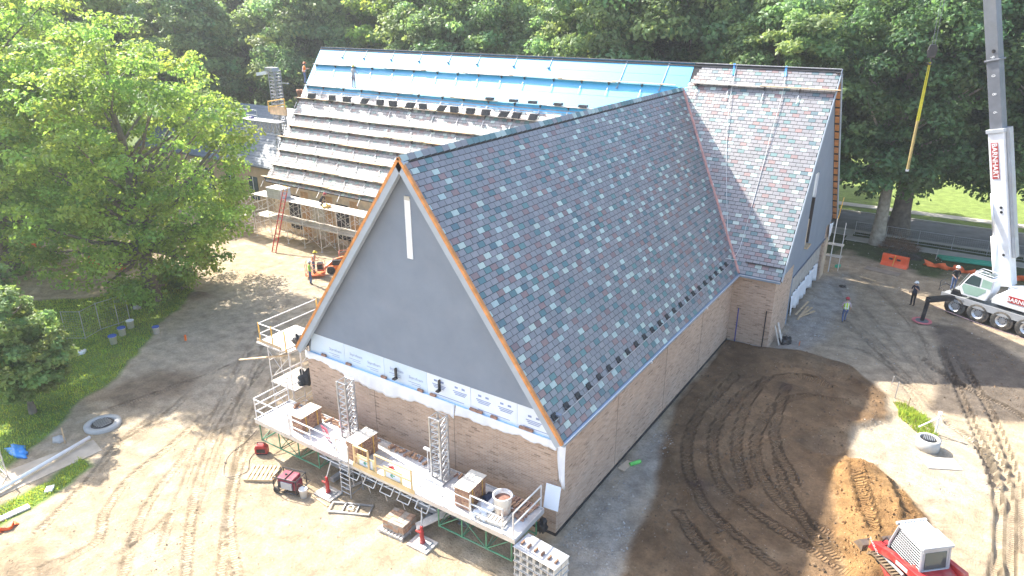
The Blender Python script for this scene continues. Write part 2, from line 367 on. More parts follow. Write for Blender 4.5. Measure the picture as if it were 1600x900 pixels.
# road, pavements, kerbs behind the site
asph = mk('asphalt', (.22,.215,.21), .9, 0, .2, .8, .3, 40, dirt=(.22,.21,.2))
conc2 = mk('pavement_concrete', (.50,.47,.41), .9, 0, .12, 1, .3, 30, dirt=(.38,.34,.28))
def sheet(name, pts, z, m, th=.12):
    return struct(MB().prism([(x, y, z-th) for x, y in pts], (0,0,th)).build(name, m))
sheet('road', [(-14,51.8),(90,51.4),(90,61.0),(-14,58.2)], .03, asph)
sheet('kerb', [(-14,58.2),(90,61.0),(90,61.25),(-14,58.45)], .14, conc2, .25)
sheet('kerb', [(-14,51.5),(90,51.1),(90,51.4),(-14,51.8)], .13, conc2, .25)
sheet('pavement', [(-14,60.6),(90,63.6),(90,65.0),(-14,62.0)], .05, conc2)
sheet('pavement', [(2,48.3),(90,47.6),(90,49.1),(2,49.7)], .05, conc2)
sheet('driveway_apron', [(-2.5,49.8),(2.4,49.75),(2.4,51.45),(-4,51.45)], .055, conc2)
sheet('pavement', P2([(-40,757),(0,741),(75,712),(118,697),(146,688),(160,704),(120,722),(0,776),(-40,794)]), .03, mk('sandy_pavement', (.52,.43,.32), .95, 0, .2, 1.2, .5, 25, dirt=(.40,.32,.22), dirtamt=.7))
# ------------------------------------------------------------------ the church under construction
W, D1, D2, HR, XR, XL, HM, HW, HE = 14.453, 28.689, 21.485, 14.464, 2.513, -43.951, 16.047, 8.374, 4.68
KW = (HR-HE)/(W/2); KM = (HM-HE)/HW; YB = D2+2*HW; YR = D2+HW
church = empty('church_building', (-7, 10, 0), 0, 'large tan brick church under construction with steep slate roofs and a grey front gable', 'building')
church.location = (0, 0, 0)
# brick
t = NT('tan_brick'); co = t.coord(); sx = t.n('SeparateXYZ'); t.l(co, sx.inputs[0]); cx = t.n('CombineXYZ')
t.l(t.math('ADD', sx.outputs[0], sx.outputs[1]), cx.inputs[0]); t.l(sx.outputs[2], cx.inputs[1])
br = t.n('TexBrick'); t.l(cx.outputs[0], br.inputs['Vector']); br.inputs['Scale'].default_value = 1
br.inputs['Color1'].default_value = (0,0,0,1); br.inputs['Color2'].default_value = (1,1,1,1); br.inputs['Mortar'].default_value = (.5,.5,.5,1)
br.inputs['Brick Width'].default_value = .305; br.inputs['Row Height'].default_value = .082; br.inputs['Mortar Size'].default_value = .008
br.inputs['Mortar Smooth'].default_value = .2; br.offset = .5
bw = t.ramp(br.outputs['Color'], [(0, (.27,.185,.13)), (.04, (.34,.235,.16)), (.10, (.43,.30,.215)), (.6, (.49,.345,.25)), (1, (.55,.40,.295))])
cl = t.noise(.9, co, 5); big = t.noise(.22, co, 4); bw = t.mix(1, bw, t.math('ADD', .68, t.math('MULTIPLY', t.math('ADD', cl, t.math('MULTIPLY', big, .4)), .46)), 'MULTIPLY')
bw = t.mix(br.outputs['Fac'], bw, (.50,.435,.36))
eff = t.ramp(t.noise(.5, co, 6, .6), [(.52, (0,0,0)), (.75, (1,1,1))]); bw = t.mix(t.math('MULTIPLY', eff, .25), bw, (.55,.49,.43))
t.l(bw, t.p.inputs['Base Color']); t.p.inputs['Roughness'].default_value = .9; t.p.inputs['Specular IOR Level'].default_value = .25
t.bump(t.math('SUBTRACT', t.math('MULTIPLY', t.noise(40, co), .3), br.outputs['Fac']), .6, .012); brickm = t.m
# slate
t = NT('slate'); co = t.coord(); at = t.n('Attribute', attribute_name='col'); nz = t.noise(5, co, 6, .6)
t.l(t.mix(1, at.outputs['Color'], t.math('ADD', .72, t.math('MULTIPLY', nz, .56)), 'MULTIPLY'), t.p.inputs['Base Color'])
t.p.inputs['Roughness'].default_value = .46; t.p.inputs['Specular IOR Level'].default_value = 1.0; t.bump(t.noise(14, co, 5), .2, .006); slatem = t.m
gl = t.n('BsdfAnisotropic'); gl.inputs['Roughness'].default_value = .52; gl.inputs['Color'].default_value = (.9,.87,.83,1); mx = t.n('MixShader'); mx.inputs[0].default_value = .075
t.l(t.p.outputs[0], mx.inputs[1]); t.l(gl.outputs[0], mx.inputs[2]); t.l(mx.outputs[0], t.out.inputs[0])
SC = [(.182,.175,.180), (.165,.163,.170), (.19,.178,.18), (.172,.175,.178), (.155,.152,.160), (.028,.125,.135), (.045,.155,.15), (.025,.098,.12), (.37,.47,.42), (.31,.40,.38), (.40,.48,.41), (.195,.10,.09), (.215,.115,.10), (.165,.082,.08)]
SP = np.array([.12,.11,.09,.08,.06,.075,.075,.06,.07,.06,.045,.06,.055,.035]); SP /= SP.sum()
EXP, SWD = .2535, .41
def slate_rows(U, Vv, N, O, vmax, urange, off=0):
    """list of (4 corner pts at lower face plane, colour index)"""
    out = []; rows = int(vmax/EXP)
    LASTR = []
    def pick(u):
        c = int(RNG.choice(14, p=SP)); fam = lambda k: 0 if k < 5 else 1 if k < 8 else 2 if k < 11 else 3
        near = [k for (x, k) in out_last+LASTR[-1:] if abs(x-u) < SWD*1.3]
        for _ in range(3):
            if fam(c) and any(fam(k) == fam(c) for k in near): c = int(RNG.choice(14, p=SP))
            elif fam(c) and any(fam(k) for k in near) and RNG.random() < .45: c = int(RNG.choice(5))
            else: break
        return c
    out_last = []
    for i in range(rows):
        out_last = LASTR; LASTR = []
        v0 = i*EXP; v1 = min(v0+EXP-.020, vmax); r = urange((v0+v1)/2)
        if r is None: continue
        for (a, b) in r:
            u = math.floor(a/SWD)*SWD-(i % 2)*SWD/2+random.uniform(-.01,.01)
            while u < b:
                p, q_ = max(u+.011, a), min(u+SWD-.011, b)
                if q_-p > .05: k_ = pick(u); LASTR.append((u, k_)); out.append((p, q_, v0+random.uniform(-.004,.004), v1, k_))
                u += SWD
    return out
def slate_V(s, U, Vv, N, O):
    p, q_, v0, v1, c = s; P = []
    for hh_, uu, vv in ((.026, p, v0), (.026, q_, v0), (.012, q_, v1), (.012, p, v1), (.010, p, v0), (.010, q_, v0), (.002, q_, v1), (.002, p, v1)):
        P.append(O+U*uu+Vv*vv+N*hh_)
    return P
SF = [(0,1,2,3), (0,4,5,1), (1,5,6,2), (3,7,4,0), (2,6,7,3)]
def slate_mass(name, L, U, Vv, N, O, parent):
    n = len(L); V = np.array([slate_V(s, U, Vv, N, O) for s in L]).reshape(-1, 3); F = np.array(SF)
    F = (np.arange(n)[:, None, None]*8+F[None]).reshape(-1, 4)
    cc = np.array([SC[s[4]] for s in L])*RNG.uniform(.9, 1.1, (n, 1)); cc = np.concatenate([cc, np.ones((n, 1))], 1)
    o = link(name, pts_mesh(name, V, F, slatem, {'col': ('FLOAT_COLOR', np.repeat(cc, 8, 0))}), parent); o['kind'] = 'stuff'; return o
felt = mk('roof_felt', (.03,.03,.033), .9)
# wing roof: slab, slates
def slab(name, quad, n, th, m, parent, top=0):
    return MB().prism([Vector(p)+n*top for p in quad], n*(-th-top)).build(name, m, parent)
nw = Vector((KW, 0, 1)).normalized(); vw = Vector((-1, 0, KW)).normalized(); LW = math.hypot(W/2, HR-HE)
wing_roof = slab('wing_roof', [(0,0,HE),(0,D2,HE),(-W/2,D1,HR),(-W/2,0,HR)], nw, .22, felt, church)
UY = Vector((0,1,0)); OW = Vector((0,0,HE))
L = slate_rows(UY, vw, nw, OW, LW-.05, lambda v: [(.03, D2+(D1-D2)*v/LW)])
L.sort(key=lambda s: -1/((Vector(OW+UY*s[0]+vw*s[2])-CAM).length))
slate_mass('slate_courses', L[300:], UY, vw, nw, OW, wing_roof)
smesh = {}
for s in L[:300]:
    full = s[1]-s[0] > SWD-.035; key = (s[4], random.randint(0, 1)) if full else (s[4], round(s[1]-s[0], 2))
    if key not in smesh:
        wd = s[1]-s[0]; P = np.array(slate_V((0, wd, 0, EXP-.020, s[4]), UY, vw, nw, Vector((0,0,0)))); cc = np.append(np.array(SC[s[4]])*random.uniform(.85,1.15), 1)
        smesh[key] = pts_mesh('slate', P, np.array(SF), slatem, {'col': ('FLOAT_COLOR', np.repeat(cc[None], 8, 0))})
    o = link('slate', smesh[key], wing_roof); o.location = OW+UY*s[0]+vw*s[2]
# far (left) slope
nl = Vector((-KW, 0, 1)).normalized(); vl = Vector((1, 0, KW)).normalized(); OL = Vector((-W,0,HE))
wr2 = slab('wing_roof', [(-W,0,HE),(-W,D2,HE),(-W/2,D1,HR),(-W/2,0,HR)], nl, .22, felt, church)
slate_mass('slate_courses', slate_rows(UY, vl, nl, OL, LW-.05, lambda v: [(.03, D2+(D1-D2)*v/LW)]), UY, vl, nl, OL, wr2)
# ridge caps
cm = []
for c in (8, 5, 3, 0, 9, 6):
    P = []
    for yy in (0, .43):
        for (x, z) in ((-.17,-.2),(0,.045),(.17,-.2),(.15,-.215),(0,.02),(-.15,-.215)): P.append((x, yy, z+(.0 if yy else .02)))
    F = np.array([(0,6,7,1),(1,7,8,2),(2,8,9,3),(5,11,6,0),(0,1,4,5),(1,2,3,4)]); cc = np.append(np.array(SC[c])*.95, 1)
    cm.append(pts_mesh('ridge_cap', np.array(P), F, slatem, {'col': ('FLOAT_COLOR', np.repeat(cc[None], 12, 0))}))
y = 0
while y < D1-.3:
    o = link('ridge_cap', random.choice(cm), wing_roof); o.location = (-W/2, y, HR+.05); y += .41
# valley copper
def strip(p, q_, wd, n, th=.03, m=copper, name='copper_valley', par=church):
    return MB().beam(Vector(p)+n*.05, Vector(q_)+n*.05, wd, th, n).build(name, m, par)
nm = Vector((0,-KM,1)).normalized(); vm = Vector((0,1,KM)).normalized(); LM = math.hypot(HW, HM-HE)
nv = (nw+nm).normalized()
strip((0,D2,HE), (-W/2,D1,HR), .34, nv, .05)
MB().beam(Vector((0,D2,HE))+nv*.085, Vector((-W/2,D1,HR))+nv*.085, .05, .05, nv).build('copper_valley', copper, church)
# snow guards and wire
P0 = Vector((-.42, .1, HE+.42*KW)); sg = MB().box((0,0,.02), (.05,.34,.03)).box((0,.0,.05), (.03,.30,.06)).box((-.12,0,.012), (.22,.30,.022))
R = Matrix((-vw, UY, nw)).transposed().to_4x4()
sgm = sg.mesh('snow_guard', blackm)
for i in range(23):
    o = link('snow_guard', sgm, church); yy = .35+i*.915; zz = HE+.5*KW; o.matrix_local = Matrix.Translation(Vector((-.5,yy,zz))+nw*.035) @ R
MB().tube(Vector((-.47,.2,HE+.47*KW))+nw*.11, Vector((-.47,D2-.4,HE+.47*KW))+nw*.11, .014).build('snow_rail', galv, church)
# main roof
UX = Vector((1,0,0)); OM = Vector((0, D2, HE))
main_roof = slab('main_roof', [(XL,D2,HE),(XR,D2,HE),(XR,YR,HM),(XL,YR,HM)], nm, .25, felt, church)
mem = MB().prism([Vector(p)+nm*.012 for p in ((XL+.02,D2+HW*.66,HE+(HM-HE)*.66),(-6.9,D2+HW*.66,HE+(HM-HE)*.66),(-6.9,YR,HM),(XL+.02,YR,HM))], nm*.008).build('membrane', membrane, main_roof)
def ur_main(v):
    z = HE+(HM-HE)*v/LM; hw_ = max(0, (HR-z)/KW)
    if z < HR: r = [(-W/2+hw_+.05, XR-.02)]
    else: r = [(-W/2+.6*(z-HR)+.1, XR-.02)]
    return r
def ul_main(v):
    z = HE+(HM-HE)*v/LM; hw_ = (HR-z)/KW
    return [(XL+.02, -W/2-hw_-.05)] if v/LM < .705 else None
slate_mass('slate_courses', slate_rows(UX, vm, nm, OM, LM-.02, ur_main), UX, vm, nm, OM, main_roof)
slate_mass('slate_courses', slate_rows(UX, vm, nm, OM, LM-.02, ul_main), UX, vm, nm, OM, main_roof)
nb_ = Vector((0,KM,1)).normalized()
slab('main_roof', [(XL,YB,HE),(XR,YB,HE),(XR,YR,HM),(XL,YR,HM)], nb_, .25, felt, church)
MB().beam((XL,YR,HM+.03), (-6.8,YR,HM+.03), .24, .04).build('ridge_board', mk('ridge_vent', (.10,.10,.13), .7), church); MB().beam((-6.8,YR,HM+.03), (XR,YR,HM+.03), .26, .04).build('ridge_board', mk('slate_ridge', (.30,.30,.31), .6), church)
# lap lines of the membrane rolls
for k, vv in enumerate((.79, .93)):
    a = OM+UX*(XL+.05)+vm*(LM*vv)+nm*.024; b = OM+UX*(-7.1)+vm*(LM*vv)+nm*.024
    MB().beam(a, b, .02, .006, nm).build('membrane_lap', membrane, main_roof)
# snow rail on the small roof return
MB().beam(OM+UX*.25+vm*.75+nm*.10, OM+UX*(XR-.05)+vm*.75+nm*.10, .05, .09, nm).build('snow_rail', blackm, church)
# walls
def wall(name, a, b, m=brickm): return MB().mm(a, b).build(name, m, church)
wall('brick_wall', (-W+.3,.30,-.3), (-.3,.62,4.38))
wall('brick_wall', (-.62,.622,-.3), (-.302,D2+.25,4.62))
wall('brick_wall', (-W+.302,.622,-.3), (-W+.62,D2+.25,4.62))
wall('brick_wall', (-.3,D2+.252,-.3), (XR-.3,D2+.55,4.62))
wall('brick_wall', (XR-.62,D2+.552,-.3), (XR-.302,26.1,4.3))
wall('brick_wall', (XL+.4,D2+.5,-.3), (-W+.3,D2+.8,4.62), ply)
wall('brick_wall', (XL+.4,D2+.8,-.3), (XL+.7,YB-.4,4.62))
wall('back_wall', (XL+.4,YB-.7,-.3), (XR-.63,YB-.4,4.62))
for yy in (5.6, 11.2, 16.4): MB().box((-.299, yy, 2.3), (.012,.014,4.6)).build('control_joint', mk('joint_sealant', (.2,.16,.12), .8), church)
for xx in (-9.85, -5.3): MB().box((xx, .297, 2.2), (.014,.012,4.3)).build('control_joint', mk('joint_sealant', (.2,.16,.12), .8), church)
MB().mm((-.31,.29,0), (-.26,D2+.24,.16)).build('base_flashing', blackm, church)
MB().mm((-W+.3,.24,0), (-.26,.29,.14)).build('base_flashing', blackm, church)
MB().mm((-.25,D2+.2,0), (XR-.3,D2+.248,.14)).build('base_flashing', galv, church)
# front gable infill: grey air barrier, insulation boards below
zt = 5.45; xa = (zt-HE)/KW
MB().prism([(-W+xa+.1,.36,zt),(-xa-.1,.36,zt),(-W/2,.36,HR-.2)], (0,.2,0)).build('gable_panel', stucco, church)
MB().mm((-W+.3,.44,4.3), (-.32,.6,5.5)).build('gable_panel', stucco, church)
bx = [-W+.42,-11.65,-9.2,-6.75,-4.45,-2.2,-.42]
for i in range(6):
    m_ = insul if i < 3 else insulw; a, b = bx[i]+.008, bx[i+1]-.008
    ib = MB().prism([(a,.375,4.39),(b,.375,4.39),(min(b,-xa-.12) if i == 5 else b,.375,zt-.012),(max(a,-W+xa+.12) if i == 0 else a,.375,zt-.012)], (0,.06,0)).build('insulation_board', m_, church)
    if i < 3:
        for q_ in ((0,1) if i else (1,)):
            cxx = a+(b-a)*(.3+.45*q_); zz = 5.02-.1*q_
            text('Styrofoam', .19, ink, ib, loc=(cxx,.372,zz), rot=(math.pi/2,0,0))
            for r_ in range(2): MB().box((cxx-.1+.1*r_,.373,zz-.22-.09*r_), (.7-.2*r_,.003,.022)).build('print_line', ink, ib)
    else:
        for q_ in range(2 if i < 5 else 1):
            cxx = a+(b-a)*(.28+.48*q_) if i < 5 else a+.75; zz = 5.02-.13*(i == 5)
            for r_ in range(3): MB().box((cxx,.373,zz-.07*r_), (.72-.1*r_,.003,.04)).build('print_line', ink, ib)
            for r_ in range(2): MB().box((cxx-.18+.36*r_,.371,zz+.18), (.16,.003,.09)).build('print_line', ink, ib)
        MB().box(((a+b)/2,.373,4.56), ((b-a)*.7,.003,.03)).build('print_line', ink, ib)
MB().box((-W/2,.37,4.40), (W-.9,.13,.035)).build('ledge_flashing', mk('pale_blue_tape', (.35,.58,.78), .5), church)
# white slit cover
MB().box((-W/2-.04,.345,11.62), (.29,.03,2.45)).build('window_cover', mk('white_board', (.80,.83,.84), .6, 0, .05), church)
MB().box((-W/2-.04,.338,12.86), (.27,.03,.16)).build('window_cover', galv, church)
# rakes: grey barge board plus orange edge
def rake(x0, xapex, z0, zapex, yf, sgn):
    a, b = Vector((x0, yf, z0)), Vector((xapex, yf, zapex)); d = (b-a).normalized(); n = Vector((-d.z, 0, d.x))*(1 if sgn > 0 else -1)
    if n.z < 0: n = -n
    MB().prism([a-n*.02, b-n*.02, b-n*.34, a-n*.34], (0,.06,0)).build('barge_board', fascia, church)
    MB().prism([a+n*.045-Vector((0,.02,0)), b+n*.045-Vector((0,.02,0)), b-n*.075-Vector((0,.02,0)), a-n*.075-Vector((0,.02,0))], (0,.14,0)).build('rake_edge', cedar, church)
    MB().prism([a-n*.24+Vector((0,.06,0)), b-n*.24+Vector((0,.06,0)), b-n*.30+Vector((0,.06,0)), a-n*.30+Vector((0,.06,0))], (0,.24,0)).build('soffit', fascia, church)
rake(.06, -W/2, HE-.06, HR+.02, -.06, 1); rake(-W-.06, -W/2, HE-.06, HR+.02, -.06, -1)
k = 0
for sgn in ():
    for i in range(14):
        f_ = .06+i*.066; x = -W+f_*W/2+.32; z = HE+f_*(HR-HE)-.24
        MB().box((x-.02, .22, z+.05), (.07,.2,.10)).build('bracket_block', dark, church)
# plastic sheeting below the ledge
def curtain(name, x0, x1, ztop, zbot, y0, n=90, seed=3):
    r = random.Random(seed); V = []; F = []; rows = 6
    for i in range(n+1):
        u = i/n; x = x0+(x1-x0)*u; zb = zbot(u)+.018*math.sin(x*7+seed)+.03*math.sin(x*2.3)+r.uniform(-.015,.015)
        for j in range(rows+1):
            s_ = j/rows; y = y0-.02-.08*s_*(.5+.5*math.sin(x*5.1+seed)+.3*math.sin(x*13))-.02*r.random()
            V.append((x, y, ztop+(zb-ztop)*s_))
    for i in range(n):
        for j in range(rows): q0 = i*(rows+1)+j; F.append((q0, q0+rows+1, q0+rows+2, q0+1))
    m_ = MB(); m_.add(V, F); o = m_.build(name, poly, church, True); s = o.modifiers.new('s', 'SOLIDIFY'); s.thickness = .006; return o
curtain('plastic_sheet', -W+.2, -5.2, 4.44, lambda u: 4.12-.35*min(1, u*3)+.12*math.sin(u*9), .30)
curtain('plastic_sheet', -5.15, -.3, 4.44, lambda u: 3.98+.14*u, .29, 50, 9)
fl = MB(); Vv_ = []; Ff = []
for i in range(9):
    s_ = i/8
    for j in range(4):
        Vv_.append((-.30+.13*j*(1-s_*.2)+.10*s_, .24-.05*math.sin(j*2+s_*4)-.02*j, 4.5-s_*(1.75+.1*j)))
for i in range(8):
    for j in range(3): q0 = i*4+j; Ff.append((q0, q0+1, q0+5, q0+4))
fl.add(Vv_, Ff); o = fl.build('plastic_flap', poly, church, True); o.modifiers.new('s', 'SOLIDIFY').thickness = .008
for (px, py) in ((617,585),(685,604)):
    p = gy(px, py, .2); m_ = MB().box((p.x,.26,p.z), (.06,.12,.55)).box((p.x,.18,p.z-.2), (.16,.2,.06)); m_.build('wall_tie', blackm, church)
# eaves: gutters
gp_ = MB(); gp_.mm((-.02,.0,HE-.16), (.12,D2-.02,HE-.02)); gp_.build('gutter', gutterm, church)
MB().tube((.13,.0,HE-.03), (.13,D2-.1,HE-.03), .022).build('gutter_lip', alu, church)
MB().mm((.122,D2-.12,HE-.16), (XR-.02,D2+.02,HE-.02)).build('gutter', gutterm, church)
MB().tube((.15,D2-.13,HE-.03), (XR-.02,D2-.13,HE-.03), .022).build('gutter_lip', alu, church)
MB().mm((-.31,.65,HE-.3), (-.04,D2+.2,HE-.165)).build('soffit', ply, church)
MB().mm((-W+.04,.65,HE-.3), (-W+.31,D2+.2,HE-.165)).build('soffit', ply, church)
for yy in (8.0, 15.5): MB().box((.16, yy, HE-.1), (.05,.06,.10)).build('gutter_bracket', plasticw, church)
# right gable of the main block
xg = XR-.3; c0 = HE-.35
def zroof(yv): return HE+KM*(min(yv, 2*YR-yv)-D2)-.3
sy0, sy1, sz0, sz1 = 28.55, 29.75, 4.75, 9.7
def gpoly(P): MB().prism([(xg, a, b) for a, b in P], (-.3,0,0)).build('gable_panel', stucco, church)
gpoly([(24.6,c0+.0),(sy0,c0),(sy0,zroof(sy0)),(D2+.5,zroof(D2+.5)),(D2+.5,4.31),(24.6,4.31)][::1])
gpoly([(sy1,c0),(YB-.5,c0),(YB-.5,zroof(YB-.5)),(YR,zroof(YR)),(sy1,zroof(sy1))])
gpoly([(sy0,c0),(sy1,c0),(sy1,sz0),(sy0,sz0)]); gpoly([(sy0,sz1),(sy1,sz1),(sy1,zroof(sy1)),(sy0,zroof(sy0))])
gpoly([(26.1,-.2),(26.5,-.2),(26.5,c0),(26.1,c0)])
gpoly([(26.5,3.3),(36.0,3.3),(36.0,c0),(26.5,c0)])
MB().mm((xg-.3,36.0,-.2), (xg+.02,YB-.5,c0)).build('brick_wall', brickm, church)
MB().prism([(xg+.012,36.6,-.1),(xg+.012,YB-.5,-.1),(xg+.012,YB-.5,3.9),(xg+.012,36.6,3.9)], (.03,0,0)).build('sheathing_board', ply, church)
MB().mm((xg-.27,sy1-.03,sz0+.05), (xg-.01,sy1-.002,7.9)).build('window_lining', mk('dark_lining', (.05,.04,.035), .8), church); MB().mm((xg-.27,sy1-.03,7.95), (xg-.01,sy1-.002,9.6)).build('window_lining', poly, church)
win = MB().mm((xg-.30,sy0,sz0), (xg-.285,sy1,sz1)).build('window', glass, church)
MB().mm((xg-.284,sy1-.10,sz0), (xg-.22,sy1-.035,sz1)).mm((xg-.284,sy0+.002,sz0), (xg-.22,sy0+.07,sz1)).mm((xg-.284,sy0+.07,sz1-.08), (xg-.22,sy1-.10,sz1-.002)).build('window_frame', mk('pale_frame', (.42,.46,.5), .5), win)
MB().mm((xg-.28,sy0-.05,sz0-.06), (xg+.22,sy1-.13,sz0+.04)).build('window_sill', wood, win)
MB().mm((xg-.118,sy0+.35,sz0+.05), (xg-.06,sy0+.6,6.6)).build('window_board', ply, win)
MB().mm((xg-.118,sy0+.1,8.1), (xg-.09,sy1-.1,9.6)).build('window_sheet', poly, win)
MB().mm((xg-.31,26.52,-.2), (xg-.25,35.98,3.29)).build('opening_back', dark, church)
MB().mm((xg-.2,26.7,1.55), (xg-.14,35.9,3.28)).build('sheathing_board', mk('cement_board', (.40,.38,.35), .8), church)
MB().mm((xg-.02,26.3,3.3), (xg+.06,36.2,3.4)).build('opening_trim', mk('dark_trim', (.10,.13,.18), .5), church)
def drape(y0, y1, zt_, zb, xo, seed):
    r = random.Random(seed); V = []; F = []; n, rows = 36, 5
    for i in range(n+1):
        yv = y0+(y1-y0)*i/n
        for j in range(rows+1):
            s_ = j/rows; V.append((xo+.05+.1*s_*math.sin(yv*3+seed)+.06*math.sin(yv*9), yv, zt_+(zb-zt_)*s_+.08*math.sin(yv*4+seed)*(1 if j in (0, rows) else .6)+r.uniform(-.03,.03)))
    for i in range(n):
        for j in range(rows): q0 = i*(rows+1)+j; F.append((q0, q0+rows+1, q0+rows+2, q0+1))
    m_ = MB(); m_.add(V, F); o = m_.build('plastic_sheet', poly, church, True); o.modifiers.new('s', 'SOLIDIFY').thickness = .006
drape(27.2, 35.4, 1.75, .35, xg-.12, 2)
drape(36.4, 38.0, 4.3, 3.2, xg+.06, 5)
# rakes of the right gable
def rake_x(ya, yb, za, zb, nrm):
    a, b = Vector((XR, ya, za)), Vector((XR, yb, zb))
    MB().prism([a+nrm*.05, b+nrm*.05, b-nrm*.22, a-nrm*.22], (.05,0,0)).build('barge_board', fascia, church)
rake_x(D2, YR, HE, HM, nm); rake_x(YB, YR, HE, HM, nb_)
a, b = Vector((XR-.27, YB, HE))-nb_*.27, Vector((XR-.27, YR, HM))-nb_*.27
for i in range(20):
    p = a+(b-a)*(i+.5)/20; d = (b-a)/20*.40
    MB().prism([p-d, p+d, p+d+Vector((.26,0,0)), p-d+Vector((.26,0,0))], -nb_*.05).build('soffit_board', cedar, church)
for i in range(21):
    p = a+(b-a)*i/20; MB().beam(p-nb_*.03, p+Vector((.26,0,0))-nb_*.03, .08, .10, nb_).build('lookout', dark, church)
# ------------------------------------------------------------------ trees
def leaf_mat(name, c, tr, k=.42):
    t = NT(name); at = t.n('Attribute', attribute_name='col'); base = t.mix(1, at.outputs['Color'], (*c, 1), 'MULTIPLY'); trc = t.mix(1, at.outputs['Color'], (*tr, 1), 'MULTIPLY')
    t.l(base, t.p.inputs['Base Color']); t.p.inputs['Roughness'].default_value = .5; t.p.inputs['Specular IOR Level'].default_value = .35
    ts = t.n('BsdfTranslucent'); t.l(trc, ts.inputs[0]); mx = t.n('MixShader'); mx.inputs[0].default_value = k
    t.l(t.p.outputs[0], mx.inputs[1]); t.l(ts.outputs[0], mx.inputs[2]); t.l(mx.outputs[0], t.out.inputs[0]); return t.m
leafA = leaf_mat('leaf_forest', (.18,.275,.11), (.32,.48,.13)); leafB = leaf_mat('leaf_plane', (.17,.27,.07), (.42,.60,.10), .52); leafY = leaf_mat('leaf_young', (.18,.26,.095), (.34,.50,.12), .45); leafC = leaf_mat('leaf_dark', (.10,.18,.07), (.17,.31,.085))
def unit(v): return v/np.linalg.norm(v, axis=-1, keepdims=True)
def crown_mesh(name, seed, cz, R, RZ, nclump, nleaf, ls, mat, csize=.22, droop=0):
    r = np.random.default_rng(seed); d = unit(r.normal(size=(nclump, 3)))
    lob = unit(r.normal(size=(9, 3))); amp = r.uniform(-.18, .3, 9)
    def prof(d): return .82+(np.clip(d @ lob.T, 0, 1)**4 @ amp)
    rad = prof(d)*np.where(r.random(nclump) < .72, r.uniform(.78, 1.0, nclump), r.uniform(.3, .78, nclump))
    c = d*rad[:, None]*np.array([R, R, RZ])+np.array([0, 0, cz]); c[:, 2] -= droop*np.hypot(c[:, 0], c[:, 1])/R*r.uniform(.1, 2.2, nclump)*np.where(c[:, 2] < cz, 1.4, .5)
    cs = R*csize*r.uniform(.55, 1.3, nclump); k = r.choice(nclump, nleaf, p=cs**2/np.sum(cs**2))
    ld = unit(r.normal(size=(nleaf, 3))+np.array([0, 0, .35])); lr = r.random(nleaf)**.45
    p = c[k]+ld*(lr*cs[k])[:, None]*np.array([1.15, 1.15, .62])
    nrm = unit(ld*.7+r.normal(size=(nleaf, 3))*.55+np.array([0, 0, .55])); a = unit(np.cross(nrm, r.normal(size=(nleaf, 3)))); b = np.cross(nrm, a)
    s = ls*r.uniform(.6, 1.35, nleaf)[:, None]
    V = np.stack([p+a*s*.62, p+b*s*.40-nrm*s*.08, p-a*s*.62, p-b*s*.40-nrm*s*.08], 1).reshape(-1, 3)
    F = np.arange(nleaf*4).reshape(-1, 4)
    cc = r.uniform(.72, 1.3, nclump)[k]*r.uniform(.75, 1.25, nleaf); hue = r.uniform(-.12, .22, nclump)[k]+r.uniform(-.06,.06,nleaf)
    colr = np.stack([cc*(1+hue), cc, cc*(1-hue*.5), np.ones(nleaf)], 1)
    return pts_mesh(name, V, F, mat, {'col': ('FLOAT_COLOR', np.repeat(colr, 4, 0))}), c, cs
def limb_mesh(name, seed, c, h, r0, mat, forks=26, zlow=.3, lean=0):
    r = random.Random(seed); m = MB(); top = h*.86; n = 9; pts = []
    for i in range(n+1):
        s = i/n; pts.append(Vector((lean*s*s*h*.2+r.uniform(-.12,.12)*s*2, r.uniform(-.12,.12)*s*2, top*s)))
    rad = lambda s: r0*(1-s)**.8+.03+r0*.45*max(0, 1-s*14)
    def tube_path(P, R_, k=8):
        ring = []
        for i, (p, q) in enumerate(zip(P, R_)):
            d = ((P[min(i+1, len(P)-1)]-P[max(i-1, 0)])).normalized(); a = d.cross(Vector((0.3,1,0.1))).normalized(); b = d.cross(a)
            ring.append([p+(a*math.cos(2*math.pi*j/k)+b*math.sin(2*math.pi*j/k))*q for j in range(k)])
        V = [v for g in ring for v in g]; F = [(i*k+j, i*k+(j+1) % k, (i+1)*k+(j+1) % k, (i+1)*k+j) for i in range(len(P)-1) for j in range(k)]
        m.add(V, F)
    tp = [Vector((0,0,-.3))]+[Vector((0,0,.25))]+pts[1:]; tube_path(tp, [rad(0), rad(.03)]+[rad(i/n) for i in range(1, n+1)], 10)
    idx = list(range(len(c))); r.shuffle(idx)
    for i in idx[:forks]:
        e = Vector(c[i]); hz_ = math.hypot(e.x, e.y); zs = max(h*zlow*.9, min(top*.95, e.z-hz_*.75)); s = zs/top; j = min(n-1, int(s*n)); st_ = pts[j].lerp(pts[j+1], s*n-j)
        mid = st_.lerp(e, .5)+Vector((r.uniform(-.3,.3), r.uniform(-.3,.3), -.06*hz_)); q = max(.05, rad(s)*.5)
        tube_path([st_, st_.lerp(mid, .5), mid, mid.lerp(e, .55), e], [q, q*.8, q*.6, q*.38, .02], 6)
    return m.mesh(name, mat, True)
def tree(name, loc, rz, cme, tme, label, group=None, sc=(1,1,1), cat='tree'):
    o = empty(name, loc, rz, label, cat, group); o.scale = sc
    link('trunk', tme, o); link('crown', cme, o); return o
VAR = []
